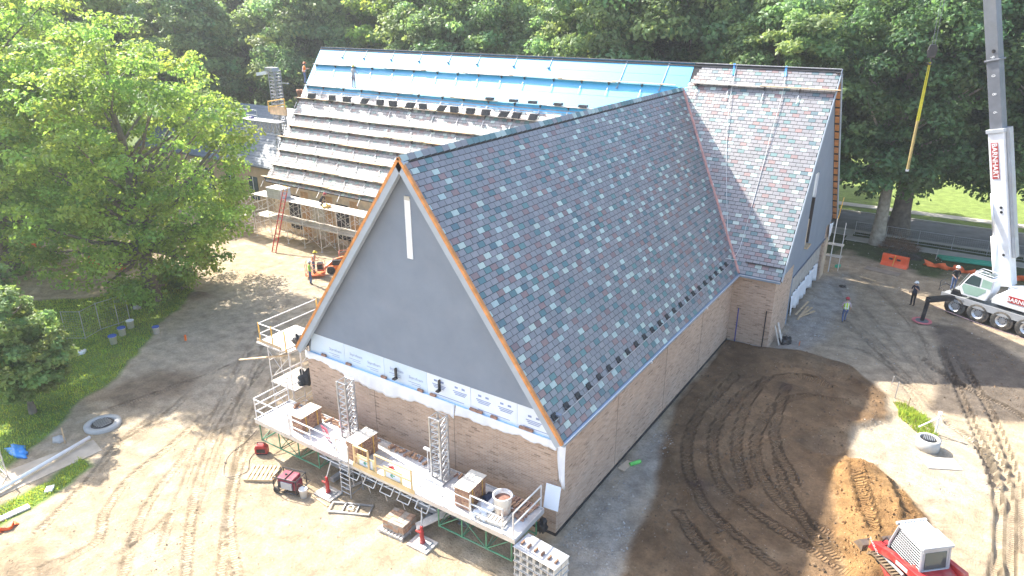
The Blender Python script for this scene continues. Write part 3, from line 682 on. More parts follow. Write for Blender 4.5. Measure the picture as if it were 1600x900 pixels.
for k, (sd_, cz, R, RZ, h, mt, nl_) in enumerate(((11, 14.5, 6.2, 9.0, 23, leafA, 30000), (12, 14, 7.2, 9.0, 23, leafA, 34000), (13, 14.5, 5.2, 9.5, 24, leafB, 26000), (14, 13, 7.6, 8.6, 22, leafC, 34000), (15, 13.5, 6.6, 9.2, 23, leafC, 32000))):
    me, c, cs = crown_mesh('crown', sd_, cz, R, RZ, 250, int(nl_*1.3), .35, mt, .19, .8); VAR.append((me, limb_mesh('trunk', sd_, c, h, .36, bark, 22)))
r_ = random.Random(5); spots = []
for row, (y0, step, xa_, xb_) in enumerate(((46.5, 7.4, -80, -1), (55, 8.2, -92, -3), (66, 9.0, -104, -18), (82, 11, -120, -24))):
    x = xa_
    while x < xb_: spots.append((x+r_.uniform(-2,2), y0+r_.uniform(-2.5,2.5)-min(0, (x+40)*.10)*0, row)); x += step
for (x, y) in ((-70,32),(-76,22),(-82,36),(-88,14),(-86,27),(-92,44),(-96,4),(-100,22),(-78,6),(-106,12),(-84,-4),(-98,-10),(-110,-2),(-104,34)): spots.append((x, y, 4))
for (x, y) in ((-6,100),(4,103),(14,98),(24,104),(34,99),(44,106),(-2,116),(10,118),(22,120),(34,118),(50,96),(60,108),(20,92),(46,96)): spots.append((x, y, 5))
rows_t = ['first row behind the roof', 'second row behind the roof', 'third row behind the roof', 'back row behind the roof', 'wood left of the church', 'row beyond the lawn']
sides = {}; KIND = ['medium green', 'broad bright green', 'slender yellow-green', 'broad dark green', 'dark green']
ORD = ['first','second','third','fourth','fifth','sixth','seventh','eighth','ninth','tenth','eleventh','twelfth','thirteenth','fourteenth','fifteenth']
spots.sort(key=lambda s: (s[2], math.atan2(s[0]-CAM.x, s[1]-CAM.y)))
for i, (x, y, row) in enumerate(spots):
    vi = r_.choice((0,1,2,0,1,4) if row < 2 else (0,1,2,3,4) if row < 5 else (3,4)); v = VAR[vi]; s = r_.uniform(.92, 1.18)*(1.0 if row < 3 else 1.12)
    sides.setdefault(row, []).append((x, i)); n = len(sides[row])
    tree('forest_tree', (x, y, 0), r_.uniform(0, 6.28), v[0], v[1], '%s tree in the %s, %s from the left' % (KIND[vi], rows_t[row], ORD[n-1]), 'trees of the wood round the site', (s, s, s*r_.uniform(.95,1.12)))
# street trees by the road on the right, foliage high on bare trunks
me, c, cs = crown_mesh('crown', 31, 16.2, 8.2, 9.4, 320, 56000, .32, leafC, .16, 3.0); tmR = limb_mesh('trunk', 31, c, 24, .52, barkp, 26, .38)
me2, c2, cs2 = crown_mesh('crown', 32, 16.0, 8.6, 9.2, 320, 56000, .32, leafC, .16, 3.4); tmR2 = limb_mesh('trunk', 32, c2, 23, .85, bark, 26, .34)
tree('street_tree', (4.62,48.5,0), .4, me, tmR, 'tall tree with pale grey trunk in front of the road, left of the crane', 'trees along the road')
tree('street_tree', (5.75,53.0,0), 1.9, me2, tmR2, 'dark thick-trunked tree just behind the pale trunk beside the road', 'trees along the road')
tree('street_tree', (16.6,50.0,0), 3.1, me2, tmR, 'tall dark tree at the right edge behind the crane boom', 'trees along the road')
tree('street_tree', (12.6,90.5,0), 4.4, me, tmR2, 'dark tree at the back of the lawn behind the hook', 'trees along the road', (.95,.95,1.1))
tree('street_tree', (-1.5,57.5,0), 5.4, me2, tmR2, 'dark tree behind the right end of the long slate roof', 'trees along the road', (1,1,1.05))
tree('street_tree', (22.5,63.0,0), .9, me, tmR, 'dark tree across the road at the far right', 'trees along the road', (1.1,1.1,1.1))
tree('street_tree', (2.5,91.0,0), 2.9, me, tmR2, 'dark tree at the back of the lawn left of the pale trunk', 'trees along the road', (1,1,1.1))
# the big plane tree on the left
meP, cP, _ = crown_mesh('crown', 41, 11.4, 9.2, 9.4, 640, 56000, .23, leafB, .10, 1.9); tP = limb_mesh('trunk', 41, cP, 20, .50, bark, 60, .22)
tree('plane_tree', gp(240,468), .3, meP, tP, 'big sunlit yellow-green plane tree over the site entrance on the left')
tree('plane_tree', gp(20,428), 2.2, meP, tP, 'second big yellow-green tree at the left edge behind the plane tree', None, (1.3,1.3,1.25))
meS, cS, _ = crown_mesh('crown', 51, 3.9, 2.7, 3.1, 170, 22000, .20, leafY, .20, .3); tS = limb_mesh('trunk', 51, cS, 6.6, .13, bark, 26, .2)
tree('young_tree', gp(52,645), .5, meS, tS, 'small round young tree on the lawn at the left edge')
tree('young_tree', gp(-22,575), 2.5, meS, tS, 'second small tree cut off by the left edge behind the young tree')
for (px, py, s, l) in ((285,452,.32,'low green weed shrub at the foot of the plane tree'), (262,446,.28,'small shrub between the plane tree and the fence'), (205,478,.34,'leafy sapling beside the wire fence')):
    tree('shrub', gp(px, py), px*.1, meS, tS, l, 'undergrowth by the plane tree', (s*1.3, s*1.3, s*.8), 'shrub')
# grass blades
def grass(name, polys, n, hgt, seed, label, col=(1,1)):
    r = np.random.default_rng(seed); out = []
    for P in polys:
        A = np.array(P); lo, hi = np.maximum(A.min(0), [-48,-30]), A.max(0); m_ = int(n*min(1, (hi-lo).prod()/300)) + 400
        x = r.uniform(lo[0], hi[0], m_); y = r.uniform(lo[1], hi[1], m_); s = sdist(x, y, P)+(fbm(x, y, 1.6, 21, 5)-.5)*.9 > .1
        out.append(np.stack([x[s], y[s]], 1))
    p = np.concatenate(out); m_ = len(p)
    ix = np.clip(np.searchsorted(xs, p[:, 0]), 1, nX-1); iy = np.clip(np.searchsorted(ys, p[:, 1]), 1, nY-1); z = H[ix, iy]-.01
    clump = fbm(p[:, 0], p[:, 1], .9, 77, 3); h = hgt*r.uniform(.4, 1.3, m_)*(.4+1.2*clump); an = r.uniform(0, 6.28, m_); ln = r.normal(size=(m_, 2))*.35*h[:, None]
    b = np.stack([np.cos(an), np.sin(an)], 1)*.022; B = np.concatenate([p, z[:, None]], 1)
    V = np.stack([B+np.c_[b, np.zeros(m_)], B-np.c_[b, np.zeros(m_)], B+np.c_[ln, h]], 1).reshape(-1, 3)
    cc = r.uniform(.7, 1.5, m_)*(.7+.6*clump); colr = np.stack([cc*r.uniform(.9, 1.5, m_), cc, cc*.8, np.ones(m_)], 1)
    o = link(name, pts_mesh(name, V, np.arange(m_*3).reshape(-1, 3), leafB, {'col': ('FLOAT_COLOR', np.repeat(colr, 3, 0))})); tag(o, label, 'grass', kind='stuff')
grass('lawn_grass', [lawn1, lawn2], 90000, .13, 3, 'green lawn grass along the left edge of the site')
grass('weed_grass', [P2([(1385,622),(1420,630),(1460,665),(1475,690),(1440,690),(1415,665)])], 160000, .26, 4, 'tuft of bright weeds beside the right concrete manhole')
# ------------------------------------------------------------------ mast-climbing work platform at the front wall
DZ = 1.70; DX0, DX1, DY0, DY1 = -15.0, -.5, -2.45, -.38
plat = empty('mast_climber_platform', (0,0,0), 0, 'long grey mast-climbing work platform loaded with bricks along the front wall', 'work platform')
nsec = 10
for i in range(nsec):
    a = DX0+(DX1-DX0)*i/nsec; b = DX0+(DX1-DX0)*(i+1)/nsec
    m_ = MB().mm((a+.012,DY0+.06,DZ-.05), (b-.012,DY1-.04,DZ+random.uniform(-.006,.006))); m_.build('deck_panel', deckm if i != 4 else woodg, plat)
MB().mm((DX0,DY0,DZ-.16), (DX1,DY0+.055,DZ+.05)).build('edge_beam', alu, plat); MB().mm((DX0,DY1-.035,DZ-.16), (DX1,DY1,DZ+.08)).build('edge_beam', alu, plat)
for x in (DX0-.05, DX1+.003): MB().mm((x,DY0,DZ-.16), (x+.047,DY1,DZ+.06)).build('edge_beam', alu, plat)
def truss(x0, x1, n, name='truss', m=green, z0=.62, ya=DY0+.1, yb=DY1-.25):
    b = MB()
    for y in (ya, yb):
        b.tube((x0,y,z0), (x1,y,z0), .035); b.tube((x0,y,DZ-.14), (x1,y,DZ-.14), .035)
        for i in range(n+1):
            x = x0+(x1-x0)*i/n; b.tube((x,y,z0-.04), (x,y,DZ-.1), .032)
            if i < n:
                x2 = x0+(x1-x0)*(i+1)/n; b.tube((x,y,DZ-.15) if i % 2 else (x,y,z0), (x2,y,z0) if i % 2 else (x2,y,DZ-.15), .022)
    for i in range(n+1):
        x = x0+(x1-x0)*i/n; b.tube((x,ya,z0), (x,yb,z0), .025); b.tube((x,ya,z0), (x,yb,DZ-.15), .02)
    return b.build(name, m, plat)
truss(-4.1, -.65, 3); truss(-14.85, -10.9, 3)
t3 = MB()
for y in (DY0+.1, DY1-.3):
    t3.tube((-10.8,y,1.3), (-4.2,y,1.3), .04); t3.tube((-10.8,y,1.52), (-4.2,y,1.52), .03)
    for i in range(12): x = -10.8+.55*i; t3.tube((x,y,1.3 if i % 2 else 1.52), (x+.55,y,1.52 if i % 2 else 1.3), .018)
t3.build('truss', galv, plat)
for i in range(5):
    x = -8.9+i*.95; MB().path([(x,DY0+.1,1.45),(x-.05,DY0-.1,1.12),(x+.55,DY0-.1,1.12),(x+.6,DY0+.1,1.45)], .025).tube((x+.25,DY0-.1,1.12), (x+.3,DY0-.05,.75), .02).build('hanger', galv, plat)
def mast(x, y, z0, z1, wd=.5, par=plat, m=galv):
    b = MB(); h = wd/2; C4 = [(-h,-h),(h,-h),(h,h),(-h,h)]
    for a in C4: b.beam((x+a[0],y+a[1],z0), (x+a[0],y+a[1],z1), .07)
    n = max(2, int((z1-z0)/.31)); dz = (z1-z0)/n
    for i in range(n+1):
        z = z0+i*dz
        for k in range(4):
            p, q_ = C4[k], C4[(k+1) % 4]; b.tube((x+p[0],y+p[1],z), (x+q_[0],y+q_[1],z), .02, 5)
            if i < n: b.tube((x+p[0],y+p[1],z), (x+q_[0],y+q_[1],z+dz), .018, 5)
    return b.build('mast', m, par)
for x in (-10.25, -5.05):
    mast(x, -1.0, .12, 4.6)
    MB().box((x,-1.0,DZ+.05), (.95,.95,.1)).build('mast_collar', galv, plat)
    MB().box((x,-1.05,.5), (1.5,1.3,.28)).box((x,-1.05,.9), (1.1,1.0,.5)).build('drive_unit', mk('drive_grey', (.30,.31,.31), .6, .2, .2, 3, dirt=DUST), plat)
    MB().box((x,-1.1,.2), (2.6,.22,.2)).box((x,-1.1,.2), (.22,2.4,.2)).build('base_frame', galv, plat)
    for (dx, dy) in ((-1.25,0),(1.25,0)): MB().tube((x+dx,-1.1+dy,0), (x+dx,-1.1+dy,.5), .04).box((x+dx,-1.1+dy,.02), (.4,.4,.05)).build('outrigger_foot', galv, plat)
def jack(px, py, lean):
    p = gp(px, py); b = MB().box((p.x,p.y,p.z+.04), (1.0,.75,.07)).build('base_pad', woodg, plat); MB().box((p.x+.05,p.y,p.z+.1), (.6,.5,.05)).build('base_pad', galv, plat)
    j = MB().lathe([(0,0),(.12,0),(.12,.08),(.085,.1),(.085,.55),(.06,.58),(.06,.78),(0,.78)], 10, (p.x,p.y,p.z+.12)).box((p.x-.16,p.y,p.z+.55), (.3,.06,.06)); j.build('screw_jack', red, plat)
    MB().tube((p.x,p.y,p.z+.85), (p.x+lean,p.y+.25,1.55), .028).build('jack_rod', galv, plat); return p
jack(513,772,.1); jack(660,851,-.15)
def rails(P, hts=(.55,1.05), m=galv, r=.026, name='guardrail', par=plat, posts=None):
    b = MB()
    for a, q_ in zip(P[:-1], P[1:]):
        for h in hts: b.tube(Vector(a)+Vector((0,0,h)), Vector(q_)+Vector((0,0,h)), r)
    for a in (posts or P): b.tube(a, Vector(a)+Vector((0,0,hts[-1])), r)
    return b.build(name, m, par)
Z = DZ+.05
rails([(DX0+.05,DY1-.1,Z),(DX0+.05,DY0+.05,Z)], (.4,.75,1.1), alu, .03)
rails([(DX0+.08,DY0+.03,Z),(-12.6,DY0+.03,Z)], (.5,1.08), alu, .03); rails([(-12.5,DY0+.03,Z),(-9.6,DY0+.03,Z)], (.5,.9), alu, .03, posts=[(-12.5,DY0+.03,Z),(-11.2,DY0+.03,Z),(-9.6,DY0+.03,Z)])
rails([(-8.5,DY0+.02,Z),(-7.7,DY0+.02,Z)], (.5,1.0), mk('yellow_timber', (.70,.52,.26), .7), .045); rails([(-7.3,DY0+.02,Z),(-5.35,DY0+.02,Z)], (.5,1.0), mk('yellow_timber', (.70,.52,.26), .7), .045)
MB().mm((-8.6,DY0-.03,Z-.05), (-5.2,DY0-.005,Z+.16)).build('toe_board', mk('yellow_timber', (.70,.52,.26), .7), plat)
rails([(-5.2,DY0+.03,Z),(-2.5,DY0+.03,Z)], (.45,.85), galv, .018, posts=[(-5.2,DY0+.03,Z),(-4.9,DY0+.03,Z),(-3.8,DY0+.03,Z),(-2.5,DY0+.03,Z)])
rails([(-2.45,DY0+.03,Z),(-1.0,DY0+.03,Z)], (.35,.7,1.08), alu, .03); rails([(DX1-.05,DY0+.05,Z),(DX1-.05,DY1-.1,Z)], (.55,1.1), alu, .034)
# access ladder
lx = -9.35; b = MB()
for dx in (0, .55): b.tube((lx+dx,DY0-.12,0.02), (lx+dx,DY0-.05,DZ+.9 if dx else DZ), .035)
for i in range(8): b.tube((lx,DY0-.12,.2+i*.24), (lx+.55,DY0-.12,.2+i*.24), .022)
for dx in (0, .55): b.tube((lx+dx,DY0+.6,0.02), (lx+dx,DY0+.6,DZ-.1), .035); b.tube((lx+dx,DY0-.12,.2), (lx+dx,DY0+.6,.2), .022); b.tube((lx+dx,DY0-.12,1.2), (lx+dx,DY0+.6,1.2), .022)
b.build('access_ladder', galv, plat)
for (x, y) in ((-6.4,DY0+.07), ( -7.9,DY0+.07)):
    pn = MB().mm((x-.5,y,Z+.05), (x+.5,y+.02,Z+.6)).build('sign_panel', mk('yellow_sign', (.75,.66,.36), .6), plat); MB().mm((x-.38,y-.004,Z+.12), (x+.38,y-.001,Z+.53)).build('sign_face', insulw, pn)
    text('←', .3, greenp, pn, 'arrow', (x,y-.006,Z+.3), (math.pi/2,0,0), .01)
# brick packs
UB = mk('brick_unit', (.44,.27,.17), .9, 0, .3, 9, .4, 50)
UBd = mk('brick_unit_dark', (.34,.20,.14), .9, 0, .3, 9, .4, 50)
def pack(loc, rz, nx, ny, nz, bs, label, top=True, mats=(UB, UBd), group='packs of bricks'):
    o = empty('brick_pack', loc, rz, label, 'brick pack', group); b = MB(); r = random.Random(int(loc[0]*100)); bx_, by_, bz_ = bs
    for k in range(nz):
        for j in range(ny):
            for i in range(nx):
                if 0 < i < nx-1 and 0 < j < ny-1 and k < nz-1: continue
                if k == 1 and j in (3, ny-4) : continue
                b.mi = r.randint(0, 1)
                b.box(((i-(nx-1)/2)*bx_+r.uniform(-.01,.01), (j-(ny-1)/2)*by_+r.uniform(-.004,.004), bz_*(k+.5)), (bx_-.014, by_-.016, bz_-.012))
    q_ = b.build('bricks', list(mats), o); q_['kind'] = 'stuff'
    MB().mm((-(nx/2)*bx_+.03,-(ny/2)*by_+.03,.05), ((nx/2)*bx_-.03,(ny/2)*by_-.03,nz*bz_-.02)).build('core_bricks', UBd, o)
    if top: MB().mm((-(nx/2)*bx_-.03,-(ny/2)*by_-.03,nz*bz_), ((nx/2)*bx_+.03,(ny/2)*by_+.03,nz*bz_+.02)).build('cover_board', mk('cardboard', (.66,.60,.50), .8), o)
    s = MB()
    for yy in (-.28*by_*ny, .28*by_*ny):
        s.box((nx*bx_/2+.004,yy,nz*bz_/2), (.006,.05,nz*bz_)).box((-nx*bx_/2-.004,yy,nz*bz_/2), (.006,.05,nz*bz_))
    s.build('strap', yellowp, o); return o
pack((-12.55,-1.45,DZ+.01), .02, 2, 11, 9, (.34,.108,.09), 'tall brick pack with a pale cover board at the left end of the platform')
pack((-8.85,-1.62,DZ+.01), -.03, 2, 11, 10, (.34,.108,.09), 'tall brick pack with a pale cover beside the left mast')
pack((-3.15,-1.5,DZ+.01), .04, 2, 11, 10, (.34,.108,.09), 'brick pack without rail posts standing right of the right mast', True)
# loose bricks along the wall edge
bm1 = MB().box((0,0,.045), (.30,.10,.09)).mesh('loose_brick', UB); bm2 = MB().box((0,0,.045), (.30,.10,.09)).mesh('loose_brick', UBd)
r = random.Random(9)
def brick(x, y, z, rz, label, grp):
    o = link('loose_brick', r.choice((bm1, bm2))); o.location = (x, y, z); o.rotation_euler = (0,0,rz); tag(o, label, 'brick', grp)
runs = [(-14.3,-13.5,2,'left end rail'), (-13.1,-11.0,2,'left brick pack'), (-10.2+.5,-8.9,1,'left mast'), (-8.1,-6.0,2,'middle deck'), (-5.0+.4,-4.0,1,'right mast')]
for a, b_, lay_, nm_ in runs:
    x = a
    while x < b_:
        for k in range(r.choice((1, lay_, lay_))): brick(x+r.uniform(-.03,.03), DY1-.22+r.uniform(-.06,.06), DZ+.004+.091*k, r.uniform(.9,2.0) if r.random() < .7 else r.uniform(-.2,.2), 'loose tan brick in the row at the wall edge near the %s' % nm_, 'loose bricks near the '+nm_)
        x += r.uniform(.17,.34)
for i in range(14): brick(-1.75+.16*(i % 7)+r.uniform(-.02,.02), DY1-.35+.32*(i//7) - .1, DZ+.004+(.091 if i % 3 == 0 else 0)*0, 1.5+r.uniform(-.15,.15), 'loose brick in the small heap by the mortar tub', 'loose bricks near the mortar tub')
for i in range(9): brick(-1.3+.2*(i % 3)+r.uniform(-.02,.02), DY1-1.0+.12*(i//3), DZ+.004+.091*(i % 2), .1+r.uniform(-.1,.1), 'loose brick stacked at the right end of the deck', 'loose bricks at the right deck end')
for i, (px, py) in enumerate(((504,555),(543,572),(598,592),(655,608),(675,622),(737,633),(747,637),(770,645),(815,662),(826,668))):
    p = gy(px, py, .24); o = link('loose_brick', bm2); o.location = (p.x,.31,4.45); o.rotation_euler = (0,0,r.uniform(-.1,.1)); tag(o, 'brick weighing down the white plastic strip on the wall ledge', 'brick', 'bricks holding down the plastic')
# mortar tub on a pallet, plastic, board, bucket, lamp, red sheet
def pallet(loc, rz, label, m=wood, n=8, sx=1.2, sy=1.0, group='wooden pallets'):
    o = empty('pallet', loc, rz, label, 'pallet', group)
    for i in range(n): MB().box((-sx/2+sx*(i+.5)/n, 0, .13), (sx/n*.66, sy, .022)).build('slat', m, o)
    for y in (-sy/2+.05, 0, sy/2-.05): MB().box((0,y,.065), (sx,.045,.1)).build('stringer', m, o)
    for i in range(3): MB().box((-sx/2+.1+i*(sx-.2)/2, 0, .007), (.1,sy,.014)).build('slat', m, o)
    return o
pallet((-1.75,-1.75,DZ+.004), .1, 'grey pallet under the mortar tub on the platform', woodg)
tub = empty('mortar_tub', (-1.62,-1.5,DZ+.15), .2, 'white mortar drum smeared with red-brown mix at the right end', 'tub')
MB().lathe([(.0,.02),(.30,.02),(.36,.72),(.39,.74),(.39,.78),(.34,.78),(.28,.08),(0,.08)], 20).build('drum', mk('smeared_drum', (.72,.70,.66), .5, 0, .1, 3, dirt=(.30,.15,.09), dirtamt=.95), tub, True)
MB().lathe([(0,.60),(.33,.60)], 20).build('mortar_fill', mortar, tub)
def blob(name, loc, s, m, label, cat, seed, group=None, rough=.35):
    bm = bmesh.new(); bmesh.ops.create_icosphere(bm, subdivisions=3, radius=1); rr = random.Random(seed); ph = [rr.uniform(0,6) for _ in range(6)]
    for v in bm.verts:
        k = 1+rough*(math.sin(v.co.x*5+ph[0])*math.sin(v.co.y*6+ph[1])+.6*math.sin(v.co.z*9+ph[2]+v.co.x*7)); v.co = Vector((v.co.x*s[0]*k, v.co.y*s[1]*k, max(-.25, v.co.z)*s[2]*k))
    me = bpy.data.meshes.new(name); bm.to_mesh(me); bm.free(); me.materials.append(m); me.polygons.foreach_set('use_smooth', [True]*len(me.polygons))
    o = link(name, me); o.location = Vector(loc)+Vector((0,0,.25*s[2])); return tag(o, label, cat, group)
blob('plastic_wrap', (-2.25,-1.75,DZ), (.36,.45,.25), poly, 'crumpled clear plastic wrap beside the right brick pack', 'plastic', 3, rough=.5)
blob('dark_bag', (-2.45,-1.1,DZ), (.3,.3,.22), mk('navy_cloth', (.04,.06,.11), .8), 'dark blue bag behind the crumpled plastic wrap', 'bag', 4)
blob('dark_bundle', (-.62,-.2,0.55), (.16,.2,.42), blackm, 'black bundle, stand-in for a dark crouching shape, below the right end of the platform', 'bag', 6)  # added bundle in place of a dark shape that resembles a crouching figure
o = MB().box((0,0,.5), (.62,.03,1.0)).build('leaning_board', insulw); o.location = (-.33,-.1,DZ-.42+.3); o.rotation_euler = (math.radians(-14),0,.1); tag(o, 'pale board leaning on the wall at the right platform end', 'board')
bk_ = MB().lathe([(0,0),(.11,0),(.14,.26),(.125,.26),(.1,.02),(0,.02)], 14).build('red_bucket', red, None, True); bk_.location = (-6.9,-1.95,DZ+.01); tag(bk_, 'small red bucket on the deck behind the yellow rail', 'bucket')
lp = empty('site_lamp', (-5.75,-.95,DZ), 0, 'thin white T-shaped lamp stand beside the right mast', 'lamp'); MB().tube((0,0,0), (0,0,1.05), .022).box((0,0,.03), (.18,.18,.05)).build('stem', alu, lp); MB().box((0,0,1.07), (.34,.14,.06)).build('head', white, lp)
sg_ = empty('red_sign', (-10.85,-1.7,DZ), -.25, 'red sign sheet with a white figure leaning on the left rail', 'sign'); a_ = MB().prism([(-.42,0,.02),(.12,0,.08),(.48,-.3,.95),(-.08,-.3,.90)], (0,.025,0)).build('sheet', mk('red_sign_face', (.62,.06,.12), .5), sg_)
MB().prism([(-.1,-.07,.25),(.06,-.07,.27),(.16,-.2,.6),(.0,-.2,.58)], (0,-.02,0)).build('mark', white, sg_); MB().prism([(.02,-.23,.66),(.16,-.23,.68),(.2,-.265,.78),(.06,-.265,.76)], (0,-.02,0)).build('mark', white, sg_)
# --- things on the sand below
pallet(gp(411,742), .55, 'bare wooden pallet lying on the sand beside the generator', wood, 7, 1.35, 1.1)
pp = gp(622,826); pallet(pp, .05, 'grey pallet under the low stack of pavers', woodg, 8, 1.3, 1.1)
pv = empty('paver_stack', pp+Vector((.05,.05,.145)), .08, 'low stack of tan pavers on a grey pallet below the platform', 'paver stack'); rr = random.Random(2); b = MB()
for k in range(5):
    for j in range(5):
        for i in range(4):
            if 0 < i < 3 and 0 < j < 4 and k < 4: continue
            b.mi = rr.randint(0,1); b.box(((i-1.5)*.26+rr.uniform(-.012,.012), (j-2)*.17+rr.uniform(-.01,.01), .085*(k+.5)), (.25,.16,.075), Matrix.Rotation(rr.uniform(-.06,.06) if k == 4 else 0, 3, 'Z'))
b.build('pavers', [mk('paver_grey', (.40,.33,.26), .9, 0, .2, 8), UB], pv)['kind'] = 'stuff'; MB().mm((-.45,-.36,.02), (.45,.36,.33)).build('core_pavers', UBd, pv)
# generator
g = empty('generator', gp(455,765), .25, 'maroon and black portable generator in a pipe frame on the sand', 'generator'); b = MB(); L_, W_, H_ = 1.05, .68, .72
for y in (-W_/2, W_/2):
    b.path([(-L_/2,y,.12),(-L_/2,y,H_),(L_/2,y,H_),(L_/2,y,.12),(-L_/2,y,.12)], .022)
for x in (-L_/2, 0, L_/2): b.tube((x,-W_/2,H_), (x,W_/2,H_), .02); b.tube((x,-W_/2,.12), (x,W_/2,.12), .02)
b.build('pipe_frame', blackm, g)
MB().box((-.02,0,H_-.12), (.72,.56,.2)).build('fuel_tank', maroon, g, bevel=.04); MB().lathe([(0,0),(.05,0),(.05,.04),(0,.04)], 10, (-.15,0,H_-.02)).build('fuel_cap', blackm, g)
MB().box((-.2,0,.34), (.45,.5,.34)).build('engine', mk('engine_grey', (.10,.10,.11), .5, .4), g, bevel=.03); MB().box((.27,-.02,.36), (.38,.46,.36)).build('alternator', maroon, g, bevel=.05)
MB().box((.05,-.3,.40), (.5,.06,.3)).build('control_panel', greyp, g)
for y in (-.33,.33): MB().tube((-.42,y-.05,.13), (-.42,y+.05,.13), .13, 14).build('wheel', rubber, g)
MB().path([(L_/2,-.2,.55),(L_/2+.3,-.2,.5),(L_/2+.3,.2,.5),(L_/2,.2,.55)], .018).build('handle', blackm, g)
g.scale = (1.1,1.1,1.1)
h_ = empty('red_generator', gp(410,708), .6, 'small red inverter generator alone on the sand by the left truss', 'generator')
MB().prism([(-.3,-.16,.04),(.3,-.16,.04),(.3,-.16,.36),(.16,-.16,.5),(-.2,-.16,.5),(-.3,-.16,.38)], (0,.32,0)).build('casing', red, h_, bevel=.04)
MB().path([(-.18,0,.5),(-.16,0,.6),(.12,0,.6),(.16,0,.5)], .022).build('handle', blackm, h_); MB().box((0,-.165,.22), (.4,.02,.2)).build('panel', blackm, h_); MB().box((0,0,.02), (.5,.3,.05)).build('base', blackm, h_)
def bucket(p, label, lid=None, s=1.0, grp='white plastic buckets', m=plasticw):
    o = empty('bucket', p, random.uniform(0,3), label, 'bucket', grp); o.scale = (s,)*3
    MB().lathe([(0,0),(.13,0),(.155,.36),(.165,.36),(.165,.33),(.145,.33),(.12,.02),(0,.02)], 18).build('pail', m, o, True)
    if lid: MB().lathe([(0,.385),(.165,.385),(.17,.35),(.16,.35)], 18).build('lid', lid, o)
    MB().path([(.16*math.cos(a), .02, .33-.12*math.sin(a)) for a in np.linspace(0, math.pi, 8)], .006).build('handle', galv, o); return o
bucket(gp(475,776), 'open white bucket on the sand next to the generator', None, 1.15)
# old ladder frame lying on the ground, timber pieces
fr = empty('steel_frame', gp(548,796), .45, 'grey steel frame lying flat on the sand under the platform', 'frame'); b = MB()
for y in (-.3,.3): b.beam((-.9,y,.05), (.9,y,.05), .06)
for x in (-.88,-.3,.3,.88): b.beam((x,-.3,.05), (x,.3,.05), .05)
b.build('bars', galv, fr); MB().lathe([(.1,.05),(.16,.05),(.16,.09),(.1,.09)], 12, (0,0,.02)).build('ring', galv, fr)
def plank(p, q_, wd, th, m, label, grp='loose timber on the ground', name='timber_plank', cat='plank'):
    o = MB().beam(Vector(p)+Vector((0,0,th/2+.01)), Vector(q_)+Vector((0,0,th/2+.01)), wd, th).build(name, m); return tag(o, label, cat, grp)
a_, b_ = gp(672,815), gp(692,800); plank((-5.0,-2.7,.35), (-4.05,-1.6,.85), .4, .05, woodg, 'grey board propped under the right truss')
plank(gp(488,775), gp(512,792), .07, .04, wood, 'thin lath on the sand left of the steel frame'); plank(gp(540,765), gp(585,745), .12, .04, woodg, 'grey plank on the sand behind the access ladder')
# cable from the small generator
P = [gp(x, y)+Vector((0,0,.02)) for x, y in ((428,650),(415,690),(392,715),(385,738),(352,745),(356,715),(385,690),(402,672))]; c_ = MB(); sp = smooth_path([tuple(p) for p in P], 6); c_.path([Vector(p) for p in sp], .012, 5)
tag(c_.build('power_cable', blackm), 'thin black power cable looping over the sand at the left end', 'cable')
# stack of concrete forms at the bottom
st_ = empty('block_stack', gp(868,905), .50, 'stack of hollow grey concrete blocks in rows at the bottom edge', 'block stack'); st_.location = (.55,-2.25,0); st_.rotation_euler = (0,0,-.10)
blkm = mk('pale_block', (.62,.58,.50), .8, 0, .12, 4, .3, 40)
b = MB(); cw = .29
b.box((0,0,.1), (cw,.045,.2)) if False else None
def hollow():
    m_ = MB(); m_.mm((-.145,-.2,0), (.145,.2,.035)).mm((-.145,-.2,.255), (.145,.2,.29)).mm((-.145,-.2,.035), (-.105,.2,.255)).mm((.105,-.2,.035), (.145,.2,.255)); return m_.mesh('block', blkm)
hb = hollow()
for k in range(5):
    for i in range(6):
        for j in range(2):
            o = link('block', hb, st_); o.location = ((i-2.5)*.30+random.uniform(-.01,.01), -.21+.42*j+random.uniform(-.02,.02), k*.315+.02)
for k in range(1, 6): MB().box((0,0,k*.315+.004), (1.86,.90,.014)).build('spacer_sheet', alu, st_)
for i in range(6): MB().box(((i-2.5)*.30,-.1,5*.315+.06), (.06,.2,.09)).build('steel_clip', mk('rusty_clip', (.28,.16,.10), .8, .2), st_)
# ------------------------------------------------------------------ scaffolding, roof staging, rear parts
def mslope(px, py, h=0):
    d = ray(px, py); z0 = HE+KM*(CAM.y-D2)-CAM.z; return CAM+d*(z0/(d.z-KM*d.y))+nm*h
def on_main(x, v, h=0): return OM+UX*x+vm*(LM*v)+nm*h
